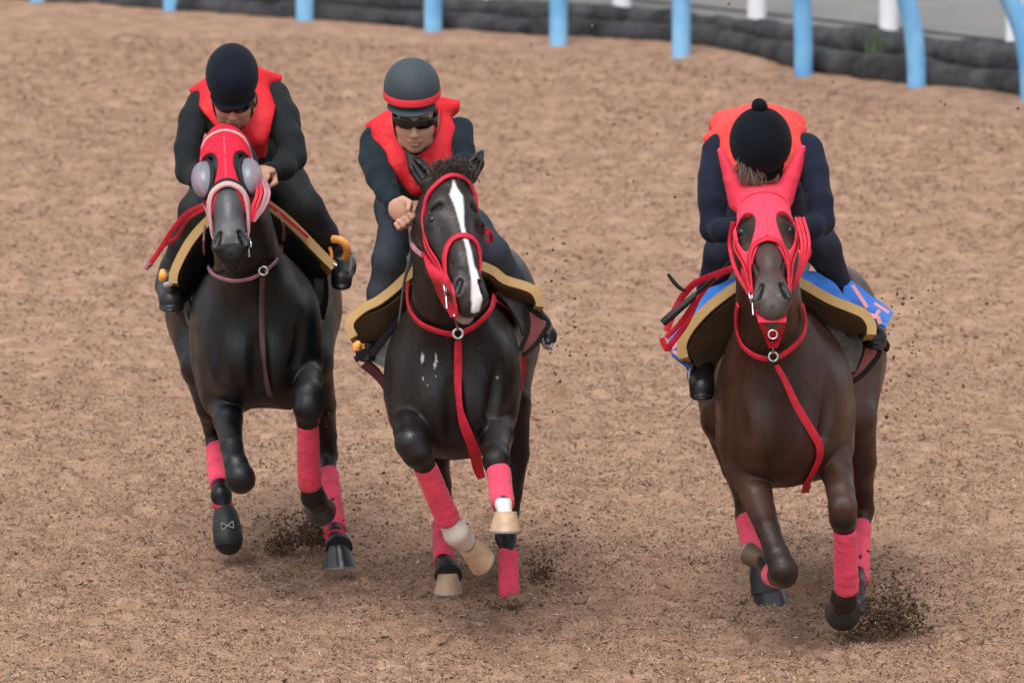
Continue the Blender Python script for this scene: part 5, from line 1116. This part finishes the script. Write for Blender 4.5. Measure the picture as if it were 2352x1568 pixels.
def build_riders(H1, H2, H3):
    L, U = np.array([-1., 0, 0]), np.array([0, 0, 1.])
    rider(H3, 'rider in navy with a coral red vest and black pompom cap, on the blue-towel horse', dict(
        hip=(1765, 430, .95), head=(1747, 372, -.16), tilt=30, hk=1.02, cuff=.9, sw='sw_navy', vm='vestneon', tr='tr_navy', hm='hel_black',
        neck=((1747, 380, -.10, 34), (1748, 352, .15, 46)),
        torso=[(1742, 328, .48, 96, .32, 84), (1752, 372, .22, 88, .20, 74), (1762, 415, .85, 84, .28, 84)],
        arms=[[(1650, 350, .24, 40), (1638, 400, .18, 34), (1634, 470, .10, 30), (1636, 524, .06, 29), (1662, 530, -.02, 27), (1700, 518, -.10, 22), (1722, 512, -.14, 16)],
              [(1850, 345, .24, 40), (1868, 395, .18, 34), (1882, 460, .10, 31), (1886, 510, .06, 30), (1862, 522, -.02, 28), (1830, 518, -.10, 22), (1806, 512, -.14, 16)]],
        hands=[((1742, 510, -.17), (1, -.3, 0), (.6, -.8, 0), (.0, .1, -1)), ((1786, 510, -.17), (-1, -.3, 0), (-.6, -.8, 0), (.0, .1, -1))],
        legs=[[(1715, 440, .85, 60), (1688, 510, .66, 50), (1660, 580, .56, 40), (1630, 660, .64, 29), (1612, 760, .68, 26), (1608, 830, .64, 27), (1612, 892, .48, 26)],
              [(1815, 440, .85, 60), (1850, 510, .66, 52), (1890, 572, .56, 42), (1926, 650, .66, 28), (1966, 712, .74, 26), (2000, 752, .74, 26), (2010, 776, .64, 24)]],
        hips=[(1765, 430, .88, 88, .24, 80)],
        vest=[((1748, 310, .22, 62), (1620, 322, .30, 9)), ((1748, 300, .22, 62), (1860, 300, .30, 8)), ((1700, 325, .24, 34), (1672, 400, .16, 12)), ((1800, 320, .24, 34), (1830, 392, .18, 12)), ((1668, 292, .45, 40), (1812, 296, .45, 40))],
        vedge=[(1616, 328, 1672, 440), (1856, 303, 1836, 430)], vcut=[((1748, 425, -.02, 62), (1750, 520, -.02, 90)), ((1748, 420, .08, 60), (1750, 500, .10, 90))],
        helmet=(1747, 324, -.12, 72, 76, .135), hcut=.088, brim=.018, pom=(1745, 245, -.235, 19)))
    rider(H1, 'rider in charcoal with a red vest and plain navy cap, on the eye-cup horse', dict(
        hip=(575, 330, .95), head=(536, 222, -.14), tilt=27, hk=1.0, cuff=.92, sw='sw_black', vm='vest', tr='tr_black', hm='hel_navy',
        neck=((540, 240, -.06, 30), (545, 245, .12, 42)),
        torso=[(545, 235, .42, 78, .30, 74), (552, 290, .22, 78, .20, 78), (570, 320, .80, 72, .26, 78)],
        arms=[[(463, 240, .22, 36), (444, 275, .16, 34), (430, 340, .08, 30), (432, 395, .02, 29), (455, 408, -.06, 26), (490, 400, -.14, 21), (510, 396, -.16, 15)],
              [(632, 226, .22, 36), (650, 262, .16, 34), (665, 320, .08, 31), (670, 368, .02, 30), (650, 388, -.06, 26), (622, 392, -.14, 19), (604, 390, -.18, 14)]],
        hands=[((526, 396, -.17), (1, -.3, 0), (.6, -.8, 0), (.0, .1, -1)), ((606, 392, -.22), (1, -.3, -.5), (-.3, -1, -.1), (-.1, .1, -1))],
        legs=[[(520, 360, .85, 58), (484, 430, .66, 46), (452, 484, .56, 36), (422, 550, .62, 28), (398, 620, .68, 26), (388, 655, .66, 26), (394, 690, .50, 25)],
              [(618, 360, .85, 60), (660, 425, .66, 50), (700, 480, .56, 42), (744, 536, .62, 31), (776, 584, .70, 25), (788, 612, .68, 23), (784, 642, .56, 22)]],
        hips=[(573, 345, .88, 82, .24, 72)],
        vest=[((530, 192, .20, 44), (438, 212, .25, 9)), ((548, 182, .20, 44), (644, 180, .26, 10)), ((590, 215, .20, 34), (614, 275, .10, 24)), ((490, 225, .20, 34), (470, 262, .12, 18)), ((614, 270, .10, 22), (592, 320, .02, 18))],
        vedge=[(434, 214, 486, 275), (648, 176, 628, 270)], vcut=[((545, 330, -.05, 44), (545, 420, -.05, 70)), ((560, 262, -.02, 20), (556, 300, -.06, 30))],
        helmet=(533, 172, -.12, 61, 71, .128), hcut=.075, brim=.022))
    rider(H2, 'rider in dark teal with a red vest and red-banded slate cap, facing the camera', dict(
        hip=(960, 480, .90), head=(954, 270, -.06), tilt=13, turn=-2, hk=1.03, cuff=.3, sw='sw_teal', vm='vest', tr='tr_slate', hm='hel_slate',
        neck=((954, 300, .02, 30), (955, 305, .14, 42)),
        torso=[(955, 320, .30, 86, .20, 72), (956, 370, .42, 78, .24, 80), (960, 430, .68, 80, .26, 88)],
        arms=[[(868, 322, .22, 36), (860, 360, .14, 36), (874, 405, .02, 34), (890, 440, -.06, 28), (900, 462, -.12, 19), (908, 478, -.14, 15)],
              [(1056, 300, .22, 36), (1060, 345, .14, 34), (1056, 400, .02, 30), (1030, 450, -.04, 26), (1004, 470, -.08, 19), (990, 476, -.10, 15)]],
        hands=[((917, 482, -.17), (.8, 0, .6), (.6, -.3, -.8), (-.3, -1, .0)), ((976, 480, -.12), (-1, -.3, 0), (-.5, -.8, -.3), (0, .3, -1))],
        legs=[[(910, 470, .85, 52), (912, 540, .70, 42), (892, 600, .58, 40), (880, 670, .60, 33), (866, 740, .66, 27), (848, 786, .64, 24), (842, 806, .54, 22)],
              [(1020, 470, .85, 54), (1084, 530, .66, 46), (1130, 582, .56, 40), (1170, 640, .62, 32), (1210, 704, .70, 25), (1238, 745, .74, 20), (1258, 770, .68, 18)]],
        hips=[(960, 470, .80, 84, .22, 78)],
        vest=[((940, 282, .20, 52), (842, 293, .25, 9)), ((968, 262, .20, 52), (1050, 244, .26, 14)), ((905, 320, .18, 40), (915, 390, .06, 30)), ((1010, 310, .18, 40), (1005, 380, .06, 34)), ((930, 380, .06, 36), (952, 430, .02, 18)), ((985, 380, .06, 36), (960, 430, .02, 18))],
        vedge=[(839, 294, 915, 400), (1057, 240, 1040, 360)], vcut=[], zips=[([(958, 342, .0), (958, 370, .0), (956, 400, .0), (954, 425, .0)], .007, 'zip'), ([(880, 268, .1), (905, 300, .1), (925, 340, .05), (950, 362, 0)], .005, 'p'), ([(1010, 232, .1), (1012, 280, .1), (990, 330, .05), (966, 362, 0)], .005, 'p')],
        helmet=(946, 200, -.04, 65, 66, .132), hcut=.062, brim=.032, band=-.022))
    # whip held by the right-hand rider, and the thin one by the middle rider
    w = tag(empty('whip', tuple(H3.p(1590, 690, .2))), 'black riding whip with a curved flap held low beside the horse with the blue towel', 'whip')
    tube('grip', [H3.p(1522, 742, .2), H3.p(1540, 726, .2), H3.p(1600, 676, .2)], [H3.r(9), H3.r(10), H3.r(7)], M['blackleather'], w, seg=14, sub=3)
    tube('shaft', [H3.p(1600, 676, .2), H3.p(1660, 620, .05), H3.p(1715, 560, -.05), H3.p(1742, 514, -.16)], [H3.r(6), H3.r(4), H3.r(4), H3.r(4)], M['blackleather'], w, seg=10, sub=3)
    tube('flap', [H3.p(1576, 668, .25), H3.p(1562, 662, .25), H3.p(1548, 648, .25), H3.p(1534, 629, .25)], [H3.r(3), H3.r(4.5), H3.r(5), H3.r(3.5)], M['blackleather'], w, seg=12, sub=4)
    w = tag(empty('whip', tuple(H2.p(935, 640, -.1))), 'thin grey riding whip hanging from the hand of the rider in the teal top', 'whip')
    tube('shaft', [H2.p(946, 510, -.05), H2.p(943, 600, .12), H2.p(930, 640, .30), H2.p(918, 730, .36), H2.p(908, 800, .40)], [H2.r(3.5), H2.r(3.5), H2.r(3.5), H2.r(3), H2.r(2)], mat('grey_whip', (.11, .12, .12), .5), w, seg=10, sub=4)
    tube('grip', [H2.p(946, 470, -.10), H2.p(946, 512, -.05)], H2.r(5.5), M['blackleather'], w, seg=10)
H3 = build_h3()
H1 = build_h1()
H2 = build_h2()
build_riders(H1, H2, H3)
